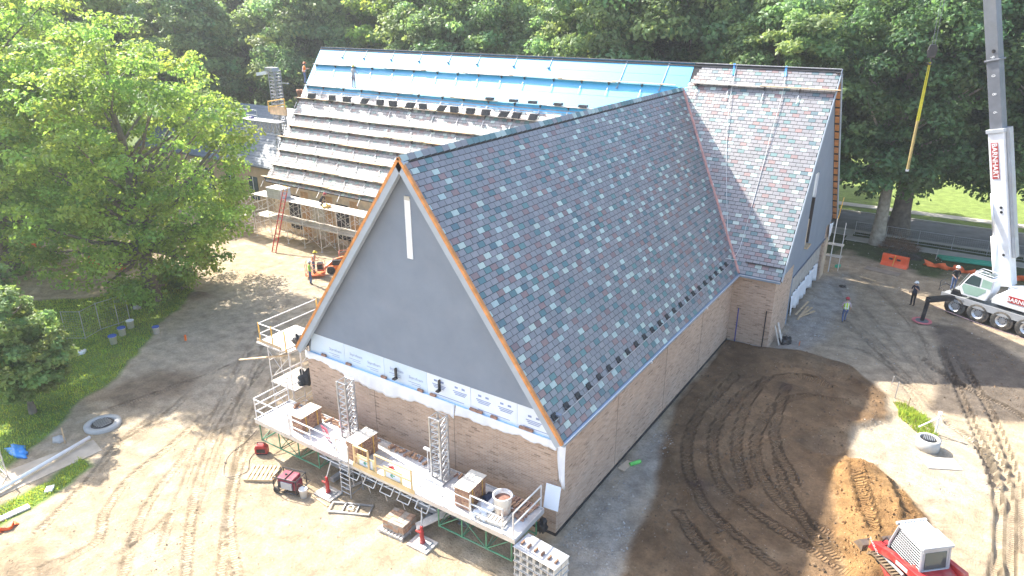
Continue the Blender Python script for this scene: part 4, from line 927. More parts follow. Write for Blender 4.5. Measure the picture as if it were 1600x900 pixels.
# staging planks on roof brackets
bkm = MB().prism([(-.02,0,0),(-.02,-.35,.0),(-.02,-.35,-.05),(-.02,-.05,-.42)], (.04,0,0)).mesh('roof_bracket', mk('bracket_steel', (.10,.09,.085), .6, .4))
skm = MB().beam((0,.05,.10), (0,-.32,-.40), .06, .012, nm).mesh('bracket_strap', galv)
ORDW = ['lowest','second lowest','third lowest','fourth lowest','fifth lowest','fourth highest','third highest','second highest','highest']
rowsv = [.035,.128,.235,.328,.413,.499,.616,.712,.873]
def staging(v, x0, x1, label, seed, wd=.30):
    r = random.Random(seed); base = on_main((x0+x1)/2, v); o = empty('roof_staging', base, 0, label, 'roof staging', 'plank staging rows on the slate roof')
    L_ = x1-x0; n = max(1, round(L_/4.3)); xx = x0
    for i in range(n):
        l = L_/n; p = on_main(xx, v)-base; q_ = on_main(xx+l+.25, v)-base; off = Vector((0,-.19,.02+.05*(i % 2)))
        MB().beam(p+off+Vector((0,r.uniform(-.02,.02),0)), q_+off+Vector((0,r.uniform(-.02,.02),0)), wd, .045).build('plank', r.choice((woodg, wood, woodg)), o); xx += l
    x = x0+.4
    while x < x1:
        b = link('roof_bracket', bkm, o); b.location = on_main(x, v)-base
        s = link('bracket_strap', skm, o); s.location = on_main(x, v)-base+Vector((0,-.38,-.48))+nm*.05; x += r.uniform(2.1,2.7)
    return o
for i, v in enumerate(rowsv):
    z = HE+(HM-HE)*v; x1 = -W/2-max(.6, (HR-z)/KW)-.2 if v < .86 else -8.0
    staging(v, XL+(.1 if i % 3 else -.5), x1, 'row of roof planks on brackets, %s of those left of the front wing' % ORDW[i], i)
staging(.895, -6.6, XR+.05, 'row of roof planks near the ridge right of the front wing', 30, .28)
# stacks of slates waiting on the planks
def slate_stack(p, s, label, seed, lean=0):
    r = random.Random(seed); b = MB(); n = 11
    for k in range(n): b.box((r.uniform(-.03,.03)+lean*k, r.uniform(-.02,.02), .02+k*.043), (.66*s+r.uniform(-.04,.04), .34, .034), Matrix.Rotation(r.uniform(-.06,.06), 3, 'Z'))
    o = b.build('slate_stack', mk('stacked_slate', (.07,.075,.085), .6, 0, .3, 6, .3, 30)); o.location = p; tag(o, label, 'slate stack', 'stacks of slates on the roof planks')
pxs = [492,525,547,574,600,620,645,667,694,716,740,764,791,812,838]
NUM = ['first','second','third','fourth','fifth','sixth','seventh','eighth','ninth','tenth','eleventh','twelfth','thirteenth','fourteenth','fifteenth','sixteenth']
for i, px in enumerate(pxs):
    x = mslope(px, 150+(px-492)*.085).x; p = on_main(x, .616)+Vector((0,-.26,.08)); slate_stack(p, random.Random(i).uniform(.9,1.2), 'dark stack of slates on the second plank row below the membrane, %s from left' % NUM[i], i, random.Random(i+50).choice((0,.015,.03)))
for i, px in enumerate((768,805,835,875,914)):
    x = mslope(px, 157+(px-768)*.07).x; p = on_main(x, .712)+Vector((0,-.26,.08)); b = MB()
    for k in range(5): b.box((.01*k,0,.02+k*.04), (.66,.34,.034))
    o = b.build('slate_stack', mk('stacked_slate', (.07,.075,.085), .6)); o.location = p; tag(o, 'low dark stack of slates at the edge of the blue membrane, %s from left' % NUM[i], 'slate stack', 'stacks of slates on the roof planks')
# ropes on the right slope
for i, (P, l) in enumerate((([(1152,101),(1143,144),(1138,187),(1135.5,233),(1135.5,293),(1137,350),(1139,385)], 'left white rope hanging down the slate slope from the ridge'),
             ([(1229,107),(1223,147),(1205,211),(1191,265),(1173,329),(1156,388),(1146,404)], 'right white rope hanging down the slate slope from the ridge'))):
    pts = [mslope(a, b, .10 if k in (1, 2) else .045) for k, (a, b) in enumerate(P)]
    if i: pts += [Vector((-.2,D2+.05,HE+.75))+nv*.1, Vector((-.75,20.75,HE+.75*KW))+nw*.06]
    tag(MB().path([Vector(p) for p in smooth_path([tuple(p) for p in pts], 5)], .016, 5).build('safety_rope', rope), l, 'rope', 'safety ropes')
# strap anchors over the ridge
for (px, py) in ((541,77),(575,78),(617,81),(660,84),(706,86),(751,88),(808,91),(863,93),(980,98),(1046,101)):
    p = mslope(px, py); x = p.x; L_ = .9 if px < 960 else 2.2; b = MB().beam(on_main(x, .995, .04), on_main(x-.05*L_, .995-L_/LM, .05), .09, .02, nm).box(on_main(x-.05*L_, .995-L_/LM, .07), (.14,.12,.1))
    b.build('ridge_anchor', mk('anchor_steel', (.25,.33,.42), .5, .3), church)
for (a, b) in (((1148,100),(1146,118)),((1229,104),(1227,120))): MB().beam(mslope(*a, .05), mslope(*b, .05), .14, .03, nm).build('ridge_anchor', tarp, church)
# frame scaffold
def frame_scaffold(name, loc, rz, bays, bl, wd, lifts, label, m=galv, deckat=None, rail=None, plankm=woodg, group='tube scaffolds'):
    o = empty(name, loc, rz, label, 'scaffold', group); hts = [0]+lifts
    for k in range(len(lifts)):
        z0, z1 = hts[k], hts[k+1]
        for i in range(bays+1):
            b = MB(); x = i*bl
            for y in (0, wd): b.tube((x,y,z0), (x,y,z1), .028)
            for z in (z1-.1, z0+.35, z0+(z1-z0)*.6): b.tube((x,0,z), (x,wd,z), .022)
            b.tube((x,wd*.35,z0+.35), (x,wd*.35,z1-.1), .018); b.tube((x,wd*.65,z0+.35), (x,wd*.65,z1-.1), .018); b.build('end_frame', m, o)
        for i in range(bays):
            x = i*bl
            for y in (0, wd): MB().tube((x,y,z0+.3), (x+bl,y,z1-.3), .014).tube((x,y+.01,z1-.3), (x+bl,y+.01,z0+.3), .014).build('cross_brace', m, o)
    for z in (deckat or lifts):
        for i in range(bays):
            for j in range(3): MB().box((i*bl+bl/2, wd*(j+.5)/3, z+.03+.012*(i % 2)), (bl+.25, wd/3-.02, .045)).build('plank', plankm, o)
    for i in range(bays+1):
        for y in (0, wd): MB().box((i*bl,y,.015), (.16,.16,.03)).build('base_plate', m, o)
    if rail:
        b = MB(); z = lifts[-1]
        for i in range(bays+1): b.tube((i*bl,0,z), (i*bl,0,z+1.05), .024)
        for h in (.55, 1.05): b.tube((0,0,z+h), (bays*bl,0,z+h), .022)
        b.build('guardrail', rail, o)
    return o
scafw = mk('white_scaffold', (.72,.71,.69), .5, .1, .1, 3, dirt=(.5,.42,.34))
frame_scaffold('eave_scaffold', (-43.4,19.5,0), 0, 11, 2.15, 1.5, [2.0,3.9], 'white frame scaffold with plank decks along the eave of the long roof', scafw, rail=None)
o = frame_scaffold('end_scaffold', (-46.6,18.6,0), 0, 1, 2.1, 1.5, [1.6,3.4], 'white frame scaffold tower left of the red ladder', scafw, rail=scafw)
wl = empty('left_wall_scaffold', (0,0,0)); bpy.data.objects.remove(wl)
s2 = frame_scaffold('side_scaffold', (-16.75,.0,0), 0, 1, 1.55, 1.9, [2.0,4.15], 'frame scaffold with orange posts against the left side wall', scafw, deckat=[2.0,4.15])
b = MB()
for (x, y) in ((-.35,-.1),(1.55,-.1),(-.35,3.6),(.6,-.1)): b.tube((x,y,4.2), (x,y,5.3), .035)
b.build('guard_post', yellowp, s2); b = MB()
for h in (4.7, 5.25): b.tube((-.35,-.1,h), (1.3,-.1,h), .025); b.tube((-.35,-.1,h), (-.35,3.6,h), .025)
b.build('guardrail', scafw, s2); MB().mm((-.5,-.25,4.20), (1.4,2.2,4.25)).build('deck_board', woodg, s2); MB().beam((-.6,-.1,4.3), (1.3,-.16,4.3), .03, .2).build('toe_board', wood, s2)
MB().beam((-1.6,-.6,3.1), (1.5,.1,3.95), .12, .05).build('prop_plank', wood, s2)
s3 = frame_scaffold('side_scaffold', (-16.75,2.6,0), 0, 1, 1.55, 1.9, [2.0,4.15], 'second frame scaffold bay further back along the left side wall', scafw)
blob('tool_bag', (-15.5,.9,4.28), (.22,.25,.28), blackm, 'black tool bag on the upper deck of the left scaffold', 'bag', 9)
blob('dark_sack', (-15.3,.9,2.08), (.3,.4,.5), mk('dark_cloth', (.05,.055,.06), .9), 'dark bundle on the middle deck of the left scaffold', 'sack', 10)
for i, (x, y, m_, l) in enumerate(((-15.35,-.2,red,'red fuel can on the ground behind the left platform end'), (-15.9,.5,red,'second red fuel can beside the left scaffold legs'))):
    c = empty('fuel_can', (x,y,hz(x,y)), i, l, 'fuel can', 'red fuel cans'); MB().box((0,0,.2), (.34,.22,.4)).build('can_body', m_, c, bevel=.05); MB().path([(-.1,0,.4),(-.1,0,.5),(.1,0,.5),(.1,0,.4)], .02).build('handle', blackm, c); MB().tube((.1,0,.4), (.22,0,.52), .025).build('spout', blackm, c)
# red extension ladder
ld = empty('extension_ladder', gp(425,394), 0, 'red extension ladder leaning against the eave scaffold', 'ladder'); base = ld.location; top = Vector((-38.75,19.35,5.0))-base
dirx = Vector((1,0,0)); b = MB()
for s in (0, .5): b.beam(dirx*s+Vector((0,0,.02)), top+dirx*s, .04, .09, (0,-1,0)); b.build('stile', red, ld); b = MB()
for i in range(15): p = top*((i+.7)/15); MB().tube(p, p+dirx*.5, .022).build('rung', mk('rung_red', (.6,.16,.12), .5), ld)
MB().path([top*.96, top*.96+Vector((.1,.1,.55)), top*.96+Vector((.6,.1,.5)), top*.96+dirx*.5], .035).build('grab_rail', yellowp, ld)
# crate on the scaffold, pale sheets
sb = empty('material_box', (-40.4,20.1,3.96), 0, 'light grey metal box on the scaffold deck left of the ladder', 'box'); MB().box((0,0,.42), (1.9,1.1,.84)).build('box_body', mk('box_grey', (.50,.53,.56), .6), sb, bevel=.02)
for z in (.2,.42,.64): MB().box((0,-.556,z), (1.86,.012,.03)).build('rib', galv, sb)
MB().box((0,0,.86), (1.96,1.16,.04)).build('box_lid', plasticw, sb)
# main wall behind the scaffold: openings
for i in range(7):
    x = -41.5+i*3.1; MB().mm((x,D2+.46,.5), (x+1.5,D2+.497,3.7)).build('wall_opening', mk('pale_sheathing', (.55,.50,.42), .8) if i % 2 else dark, church)
    MB().mm((x+1.75,D2+.47,0), (x+2.7,D2+.496,4.2)).build('wall_panel', mk('osb', (.50,.30,.15), .8, 0, .25, 4), church)
# scaffold at the rear right corner
s4 = empty('corner_scaffold', (2.35,38.3,0), 0, 'thin white scaffold posts with two plank ends behind the right gable corner', 'scaffold'); b = MB()
b.tube((.15,.3,0), (.15,.3,4.4), .045).tube((.75,.9,0), (.75,.9,4.0), .03); b.build('post', scafw, s4)
for z in (2.3, 1.35): MB().box((.35,.4,z), (1.15,.55,.06)).build('plank', woodg, s4)
MB().tube((.2,.3,4.4), (.35,.3,6.1), .03).build('guard_post', yellowp, s4)
o = MB().beam((3.0,40.4,0.08), (2.85,39.8,.15), .22, .22).build('green_pipe_end', greenp); tag(o, 'short green pipe end lying by the right gable corner', 'pipe')
# annex at the far left
an = empty('annex_building', (-54,28,0), 0, 'low slate-roofed annex with tan walls left of the long roof', 'building'); an.location = (0,0,0)
AX0, AX1, AY0, AYR, AZ, AH = -72, -44.2, 25.2, 31.5, 4.7, 9.6
MB().mm((AX0+.3,AY0+.4,-.3), (AX1,AY0+.8,AZ)).build('wall', mk('tan_wall', (.50,.36,.22), .85, 0, .15, 1.5), an); MB().mm((AX0,AYR+6,-.3), (AX1,AYR+6.3,AZ)).build('wall', mk('tan_wall', (.50,.36,.22), .85), an); MB().mm((AX0+.3,AY0+.8,-.3), (AX0+.6,AYR+6,AZ)).build('wall', mk('tan_wall', (.5,.36,.22), .85), an)
sgrey = mk('blue_grey_slate', (.17,.21,.25), .55, 0, .15, 3); na_ = Vector((0,-(AH-AZ)/(AYR-AY0),1)).normalized()
slab('roof', [(AX0,AY0,AZ),(AX1+.1,AY0,AZ),(AX1+.1,AYR,AH),(AX0,AYR,AH)], na_, .25, sgrey, an); slab('roof', [(AX0,2*AYR-AY0,AZ),(AX1,2*AYR-AY0,AZ),(AX1,AYR,AH),(AX0,AYR,AH)], Vector((0,-na_.y,na_.z)), .25, sgrey, an)
k_ = (AH-AZ)/(AYR-AY0)
for i in range(22): yv = AY0+.28*i+.1; MB().beam(Vector((AX0,yv,AZ+k_*(yv-AY0)+.02)), Vector((AX1+.05,yv,AZ+k_*(yv-AY0)+.02)), .02, .03, na_).build('slate_course', sgrey, an)
for i in range(7): wd_ = MB().mm((-70.5+i*3.7,AY0+.36,1.0), (-69.1+i*3.7,AY0+.42,3.4)).build('window', glass, an); MB().mm((-69.85+i*3.7,AY0+.34,1.0), (-69.78+i*3.7,AY0+.359,3.4)).build('glazing_bar', white, wd_)
MB().box((-47.5,AY0+1.6,AZ+2.2), (.16,.2,3.2)).build('downpipe', blackm, an)
# rear mast climber beside the annex roof
rm_ = empty('rear_mast_climber', (0,0,0), 0, 'grey lattice mast and truss platform behind the left end of the long roof', 'work platform')
mast(-47.2, 26.6, 0, 14.0, .8, rm_); MB().box((-47.4,26.5,14.1), (1.1,.8,.35)).build('mast_head', galv, rm_); MB().beam((-49.2,26.2,13.6), (-47.9,26.4,13.8), .35, .3).build('mast_head', plasticw, rm_); MB().beam((-46.8,26.5,12.9), (-45.2,26.5,12.9), .1).build('tie_bar', galv, rm_)
b = MB()
for z in (8.4, 9.4):
    for y in (24.4, 25.4): b.tube((-50.5,y,z), (-44.9,y,z), .05)
for i in range(10):
    x = -50.5+.56*i
    for y in (24.4, 25.4): b.tube((x,y,8.4), (x+.28,y,9.4), .035); b.tube((x+.28,y,9.4), (x+.56,y,8.4), .035)
b.build('truss', galv, rm_); MB().mm((-50.5,24.3,9.45), (-44.9,25.5,9.53)).build('deck_panel', deckm, rm_)
rails([(-50.4,24.3,9.5),(-47.6,24.3,9.5)], (.5,1.0), alu, .03, par=rm_); rails([(-47.4,25.6,10.2),(-45.0,25.6,10.6)], (.5,1.0), yellowp, .06, par=rm_); MB().mm((-47.4,25.7,10.0), (-45.0,25.8,10.8)).build('guard_sheet', mk('pale_orange_sheet', (.75,.50,.30), .7), rm_)
blob('blue_tool_box', (-49.3,24.9,9.53), (.35,.25,.18), mk('navy_plastic', (.04,.04,.16), .5), 'dark blue box on the rear truss platform', 'box', 3, rough=.02)
for i, x in enumerate((-48.6,-47.7)):
    c = empty('chimney_flue', (x,30.6,0), 0, ('left' if i == 0 else 'right')+' round orange-brown flue rising behind the yellow guard sheet', 'flue', 'flues'); c.location = (x,30.6,8.6)
    MB().lathe([(0,0),(.28,0),(.28,2.9),(.33,2.9),(.33,3.2),(.2,3.2),(.2,2.6),(0,2.6)], 14).build('pipe', mk('terracotta', (.42,.20,.10), .8), c, True)
# orange boom lift with basket lowered
lf = empty('boom_lift', gp(514,430), .75, 'orange lift with its rail basket lowered to the ground beside the gable edge', 'lift')
MB().box((.9,.9,.55), (1.9,1.2,.45)).build('chassis', orange, lf, bevel=.05)
for (x, y) in ((.2,.25),(1.6,.25),(.2,1.55),(1.6,1.55)): MB().tube((x,y-.12,.38), (x,y+.12,.38), .38, 16).build('wheel', rubber, lf)
MB().box((1.0,.9,1.0), (1.3,.9,.5)).build('engine_cover', blackm, lf, bevel=.04); MB().beam((.3,.9,1.0), (-.6,.2,.45), .22).beam((1.4,.9,1.4), (.3,.9,1.1), .2).build('boom', orange, lf)
b = MB(); B = [(-2.0,-.6),(-.3,-.6),(-.3,.5),(-2.0,.5)]
for k in range(4):
    p, q_ = B[k], B[(k+1) % 4]; b.tube((*p,.25), (*p,1.35), .025)
    for z in (.3,.8,1.35): b.tube((*p,z), (*q_,z), .022)
b.build('basket_rail', mk('faded_red', (.62,.18,.12), .6), lf); MB().mm((-2.0,-.6,.2), (-.3,.5,.26)).build('basket_floor', orange, lf); MB().box((-.7,-.05,.95), (.5,.8,.6)).build('control_box', blackm, lf)
b = MB(); B2 = [(.9,1.7),(2.4,1.7),(2.4,2.6),(.9,2.6)]
for k in range(4): b.tube((*B2[k],.3), (*B2[k],1.5), .025); [b.tube((*B2[k],z), (*B2[(k+1) % 4],z), .022) for z in (.9,1.5)]
b.build('spare_rail', mk('faded_red', (.62,.18,.12), .6), lf); lf.scale = (.85,.85,.85)
# ------------------------------------------------------------------ mobile crane
CR = empty('mobile_crane', (11.36,34.2,0), math.atan2(-.42,1.0), 'white mobile crane with red company lettering and raised boom at the right', 'crane')
Wd = 2.75
MB().mm((-.95,0,1.12), (9.5,Wd,1.36)).build('carrier_deck', mk('carrier_grey', (.36,.38,.39), .5, .2, .1, 2, dirt=(.4,.36,.3)), CR)
MB().mm((-1.0,-.03,.98), (9.5,.05,1.42)).build('deck_skirt', mk('skirt_grey', (.42,.43,.44), .5, .2, .15, 2, dirt=(.3,.26,.2)), CR); MB().mm((-.8,.5,.55), (9.4,2.25,1.1)).build('chassis', blackm, CR)
text('HE LOAD', .2, blackm, CR, 'lettering', (4.7,-.035,1.2), (math.pi/2,0,0)); text('• ROAD', .2, blackm, CR, 'lettering', (.2,-.035,1.2), (math.pi/2,0,0))
tyre = MB().lathe([(.36,-.17),(.62,-.19),(.675,-.13),(.675,.13),(.62,.19),(.36,.17)], 28).mesh('tyre', rubber, True); rim = MB().lathe([(0,.04),(.10,.06),(.16,.05),(.30,.02),(.37,.15),(.39,.16)], 20).mesh('rim', alu, True)
nut = MB()
for k in range(10): a = 2*math.pi*k/10; nut.tube((.22*math.cos(a),.22*math.sin(a),.02), (.22*math.cos(a),.22*math.sin(a),.075), .028, 6)
nutm = nut.mesh('wheel_bolts', blackm)
for i, x in enumerate((0, 1.47, 2.94, 4.41, 7.2, 8.7)):
    for y, s in ((.15, 1), (Wd-.15, -1)):
        w_ = link('wheel', MB().lathe([(0,-.16),(.36,-.16),(.36,.0),(0,.0)], 20).mesh('wheel', blackm), CR); w_.location = (x, y, .675); w_.rotation_euler = (math.pi/2*s, 0, 0)
        for me in (tyre, rim): link(me.name.split('.')[0], me, w_)
        link('wheel_bolts', nutm, w_)['kind'] = 'stuff'
# turntable, cab, body
MB().lathe([(0,1.36),(.95,1.36),(.95,1.6),(0,1.6)], 24, (2.9,1.4,0)).build('turntable', blackm, CR)
_pre = set(CR.children)
cab = MB().prism([(.45,-.05,1.62),(1.95,-.05,1.62),(2.2,-.05,2.3),(2.2,-.05,3.15),(.95,-.05,3.3),(.72,-.05,3.15),(.2,-.05,2.1)], (0,1.15,0)).build('cab', white, CR, bevel=.06)
MB().prism([(.62,-.058,1.78),(1.42,-.058,1.78),(1.85,-.058,2.25),(1.85,-.058,2.42),(.42,-.058,2.42),(.38,-.058,2.2)], (0,.005,0)).build('door_panel', cabgreen, cab)
MB().prism([(.45,-.058,2.48),(1.42,-.058,2.48),(1.42,-.058,3.1),(.92,-.058,3.18),(.78,-.058,3.08)], (0,.005,0)).build('side_window', glass, cab); MB().prism([(1.52,-.058,2.52),(2.1,-.058,2.52),(2.1,-.058,3.02),(1.52,-.058,3.08)], (0,.005,0)).build('side_window', cabgreen, cab)
MB().prism([(.19,.05,2.12),(.19,1.0,2.12),(.70,1.0,3.1),(.70,.05,3.1)], (-.03,0,.015)).build('windscreen', glass, cab); MB().prism([(.40,.05,1.68),(.40,1.0,1.68),(.19,1.0,2.06),(.19,.05,2.06)], (-.02,0,0)).build('windscreen', glass, cab)
MB().box((1.5,.5,3.27), (.9,.7,.05)).build('roof_window', glass, cab)
b = MB().path([(.95,.02,3.42),(2.1,.02,3.36),(2.1,1.05,3.36),(.95,1.05,3.42),(.95,.02,3.42)], .025); b.path([(.1,0,2.1),(.62,0,3.2)], .02).path([(.1,1.05,2.1),(.62,1.05,3.2)], .02); b.build('guard_rail', alu, cab)
body = MB().prism([(2.3,.0,1.65),(5.6,.0,1.65),(5.75,.0,1.9),(5.75,.0,3.0),(4.6,.0,3.0),(4.2,.0,2.75),(3.0,.0,2.75),(2.3,.0,2.1)], (0,.75,0)).build('superstructure', white, CR, bevel=.05)
MB().prism([(2.3,Wd-.75,1.65),(5.6,Wd-.75,1.65),(5.75,Wd-.75,3.0),(4.6,Wd-.75,3.0),(2.3,Wd-.75,2.3)], (0,.75,0)).build('superstructure', white, CR, bevel=.05)
MB().mm((3.5,.76,1.65), (6.1,Wd-.76,2.3)).build('superstructure', white, CR); MB().mm((5.76,.05,1.7), (6.5,Wd-.05,3.05)).build('counterweight', white, CR, bevel=.06)
for (x, z, l, s) in ((4.05,2.25,1.75,.36),):
    pl = MB().box((x,-.012,z), (l,.02,.42)).build('name_plate', red, CR); text('BARNHART', s, plasticw, pl, 'lettering', (x,-.026,z-.02), (math.pi/2,0,0), .008)
pl = MB().box((6.1,.04,2.2), (.66,.02,.3)).build('name_plate', red, CR); text('BARNHART', .17, plasticw, pl, 'lettering', (6.1,.026,2.2), (math.pi/2,0,0), .004)
text('Barnhart', .12, blackm, CR, 'lettering', (6.1,.046,2.55), (math.pi/2,0,0))
for _o in CR.children:
    if _o not in _pre: _o.location.x -= .2
# outrigger to the left with its pad
padp = gp(1440,503); inv = CR.matrix_basis.inverted(); pl_ = inv @ Vector((padp.x, padp.y, 0.06))
MB().beam((-.2,.5,1.15), (pl_.x+.05,pl_.y+.02,1.62), .30, .34).build('outrigger_beam', blackm, CR); MB().beam((.1,.5,1.35), (-.5,.25,1.5), .4, .5).build('outrigger_box', blackm, CR)
MB().tube((pl_.x,pl_.y,.1), (pl_.x+.1,pl_.y,1.7), .13, 10).build('outrigger_leg', blackm, CR); MB().lathe([(0,.02),(.40,.02),(.40,.08),(0,.08)], 20, (pl_.x,pl_.y,.03)).build('outrigger_pad', boomg, CR)
MB().lathe([(.42,.03),(.60,.03),(.60,.075),(.42,.075)], 24, (pl_.x,pl_.y,.03)).build('pad_rim', mk('pink_pad', (.55,.16,.17), .7), CR)
MB().path([(-.9,.5,1.3),(-1.5,.7,1.5),(-1.5,1.6,1.5),(-.9,1.7,1.3)], .03).path([(-1.5,.7,1.2),(-1.5,.7,1.9),(-1.5,1.6,1.9)], .025).build('step_rail', blackm, CR)
# boom
Bw = gz(1572,432,2.75); Tw = Vector((6.63,37.4,30.5)); B, T = inv @ Bw, inv @ Tw; bd = (T-B).normalized(); bs = bd.cross(Vector((0,1,0))).normalized(); bn = bs.cross(bd)
def bsec(t0, t1, wa, wb, m, name='boom_section'): return MB().beam(B+bd*t0, B+bd*t1, wa, wb, Vector((0,-1,0))).build(name, m, CR, bevel=.03)
L1 = 9.8; bsec(-.6, L1, .92, .86, white); bsec(L1+.0, L1+11, .74, .70, boomg); bsec(L1+10.9, (T-B).length, .60, .56, boomg)
MB().beam(B+bd*1.5+Vector((.62,.1,0)), B+bd*(L1+.3)+Vector((.62,.1,0)), .2, .5, Vector((0,-1,0))).build('boom_rail', greyp, CR)
bsec(L1-.12, L1+.14, 1.1, 1.02, greyp, 'boom_collar')
for t0 in (L1+4.4,): bsec(t0, t0+.12, .92, .88, boomg, 'boom_collar')
# plate and marks on the near face of the boom
Rf = Matrix((bd, Vector((0,-1,0)).cross(bd).normalized()*1, (Vector((0,-1,0))-bd*bd.dot(Vector((0,-1,0)))).normalized()))
zf = (Vector((0,-1,0))-bd*bd.dot(Vector((0,-1,0)))).normalized(); xf = -bd; yf = zf.cross(xf); RM = Matrix((xf, yf, zf)).transposed().to_4x4()
def on_boom(t, h, side=0): return Matrix.Translation(B+bd*t+zf*h+yf*side) @ RM
o = link('name_plate', MB().box((0,0,0), (2.35,.42,.02)).mesh('name_plate', red), CR); o.matrix_local = on_boom(7.9, .445, -.1)
o2 = text('BARNHART', .44, plasticw, o, 'lettering', (0,-.01,.014), None, .008)
for k, t_ in enumerate((1.0, 3.9, 4.2)): q_ = link('pin', MB().lathe([(0,.02),(.09,.02),(.09,0)], 10).mesh('pin', blackm), CR); q_.matrix_local = on_boom(t_+.6, .435, .1)
for k, s_ in enumerate(('6','8','0','9')): q_ = text(s_, .34, plasticw, CR, 'lettering'); q_.matrix_local = on_boom(L1+1.2+k*1.15, .36, 0)
q_ = link('pin', MB().lathe([(0,.02),(.12,.02),(.12,0)], 10).mesh('pin', blackm), CR); q_.matrix_local = on_boom(L1+5.0, .36, .1)
P1 = Vector((1.6,1.6,2.2)); P2_ = B+bd*5.6-Vector((.5,.3,0)); MB().tube(P1, P1.lerp(P2_, .55), .19, 12).build('luffing_cylinder', white, CR, True); MB().tube(P1.lerp(P2_, .5), P2_, .085, 10).build('cylinder_rod', alu, CR, True)
MB().box(T, (.9,.5,.9)).build('boom_head', boomg, CR)
hk = Vector((6.63,37.4,16.5)); b = MB()
for dx in (-.08,.08): b.tube(inv @ Vector((hk.x+dx,hk.y,hk.z+.5)), inv @ Vector((hk.x+dx*2,hk.y,30.3)), .016, 5)
b.build('hoist_rope', boomg, CR)
h_ = empty('hook_block', hk, .3, 'black hook block hanging on ropes in front of the dark trees', 'hook'); MB().prism([(-.24,-.12,.0),(.24,-.12,.0),(.3,-.12,.45),(.2,-.12,.85),(-.2,-.12,.85),(-.3,-.12,.45)], (0,.24,0)).build('block', blackm, h_, bevel=.05)
MB().path([(0,0,.05),(0,0,-.12),(.14,0,-.26),(.1,0,-.42),(-.06,0,-.42),(-.14,0,-.3)], .05).build('hook', blackm, h_)
sl = empty('lifting_sling', (hk.x,hk.y,8.95), 0, 'long yellow lifting sling hanging straight down from the hook', 'sling')
MB().beam((.06,0,3.3), (.02,0,7.25), .10, .03, (0,1,0)).beam((-.06,0,3.3), (-.02,0,7.25), .10, .03, (0,1,0)).build('sling_strap', yellowsling, sl)
MB().tube((0,0,.0), (0,0,3.4), .09, 8).build('sling_sleeve', mk('tan_sleeve', (.38,.29,.11), .8), sl); MB().box((0,0,-.05), (.2,.14,.16)).build('sling_eye', plasticw, sl)
# danger tape along the crane
P = [gp(x, y)+Vector((0,0,.75)) for x, y in ((1455,494),(1520,520),(1600,548))]; tag(MB().path(P, .02, 5).build('barrier_tape', mk('pale_red_tape', (.7,.45,.45), .6)), 'thin red and white tape stretched along the crane wheels', 'tape')
# ------------------------------------------------------------------ compact track loader
SK = empty('track_loader', (11.86,5.05,hz(11.86,5.05)), math.radians(133), 'red compact track loader with grey mesh-sided cab in the bottom right corner', 'loader'); SK.scale = (1.14,)*3
trk = mk('muddy_track', (.20,.145,.09), .95, 0, .3, 6, .5, 20)
def ring(y0, y1):
    b = MB(); pr = []
    for k in range(40):
        s = k/40*2*(1.5+math.pi*.36)
        if s < 1.5: p = (-.75+s, .0)
        elif s < 1.5+math.pi*.36: a = (s-1.5)/.36; p = (.75+.36*math.sin(a), .36-.36*math.cos(a))
        elif s < 3.0+math.pi*.36: p = (.75-(s-1.5-math.pi*.36), .72)
        else: a = (s-3-math.pi*.36)/.36; p = (-.75-.36*math.sin(a), .36+.36*math.cos(a))
        pr.append(p)
    n = len(pr); V = []
    for (x, z) in pr:
        cx_ = max(-.75, min(.75, x)); dx, dz = x-cx_, z-.36; l = math.hypot(dx, dz) or 1; V += [(x,y0,z),(x,y1,z),(cx_+dx*.86,y0,.36+dz*.86),(cx_+dx*.86,y1,.36+dz*.86)]
    F = []
    for k in range(n): a, c = 4*k, 4*((k+1) % n); F += [(a,c,c+1,a+1),(a+2,a+3,c+3,c+2),(a,a+2,c+2,c),(a+1,c+1,c+3,a+3)]
    b.add(V, F)
    for k in range(n): x, z = pr[k]; x2, z2 = pr[(k+1) % n]; d = Vector((x2-x,0,z2-z)).normalized(); nn = Vector((d.z,0,-d.x)); p = Vector(((x+x2)/2,(y0+y1)/2,(z+z2)/2)); b.box(p+nn*.015, (.05,y1-y0,.05), Matrix((d, Vector((0,1,0)), d.cross(Vector((0,1,0))))).transposed())
    return b
for y0, y1 in ((-.92,-.52), (.52,.92)):
    tk = ring(y0, y1).build('track', trk, SK)
    for x in (-.72,-.36,0,.36,.72): MB().tube((x,y0+.06,.34 if abs(x) > .5 else .2), (x,y1-.06,.34 if abs(x) > .5 else .2), .22 if abs(x) > .5 else .13, 14).build('roller', blackm, tk)
    MB().mm((-.7,y0+.1,.25), (.7,y1-.1,.5)).build('track_frame', red, tk)
MB().mm((-1.15,-.5,.35), (.75,.5,1.0)).build('chassis', blackm, SK); MB().prism([(-1.25,-.62,.75),(-.35,-.62,.75),(-.35,-.62,1.32),(-1.25,-.62,1.15)], (0,1.24,0)).build('engine_hood', red, SK, bevel=.05)
cb = MB().prism([(-.42,-.46,.8),(.72,-.46,.8),(.72,-.46,1.2),(.52,-.46,2.0),(-.5,-.46,2.0),(-.62,-.46,1.2)], (0,.92,0)).build('cab', dark, SK)
b = MB()
for s in (-1, 1):
    y = .47*s; b.path([(-.6,y,1.0),(-.62,y,1.25),(-.5,y,2.02),(.52,y,2.02),(.74,y,1.2),(.74,y,.9)], .045)
for x, z in ((-.5,2.02),(.52,2.02),(-.62,1.25)): b.tube((x,-.47,z), (x,.47,z), .045)
b.build('cab_frame', greyp, cb)
roof = MB().mm((-.6,-.52,2.02), (.1,.52,2.10)).build('cab_roof', mk('roof_grey', (.42,.45,.47), .5), cb)
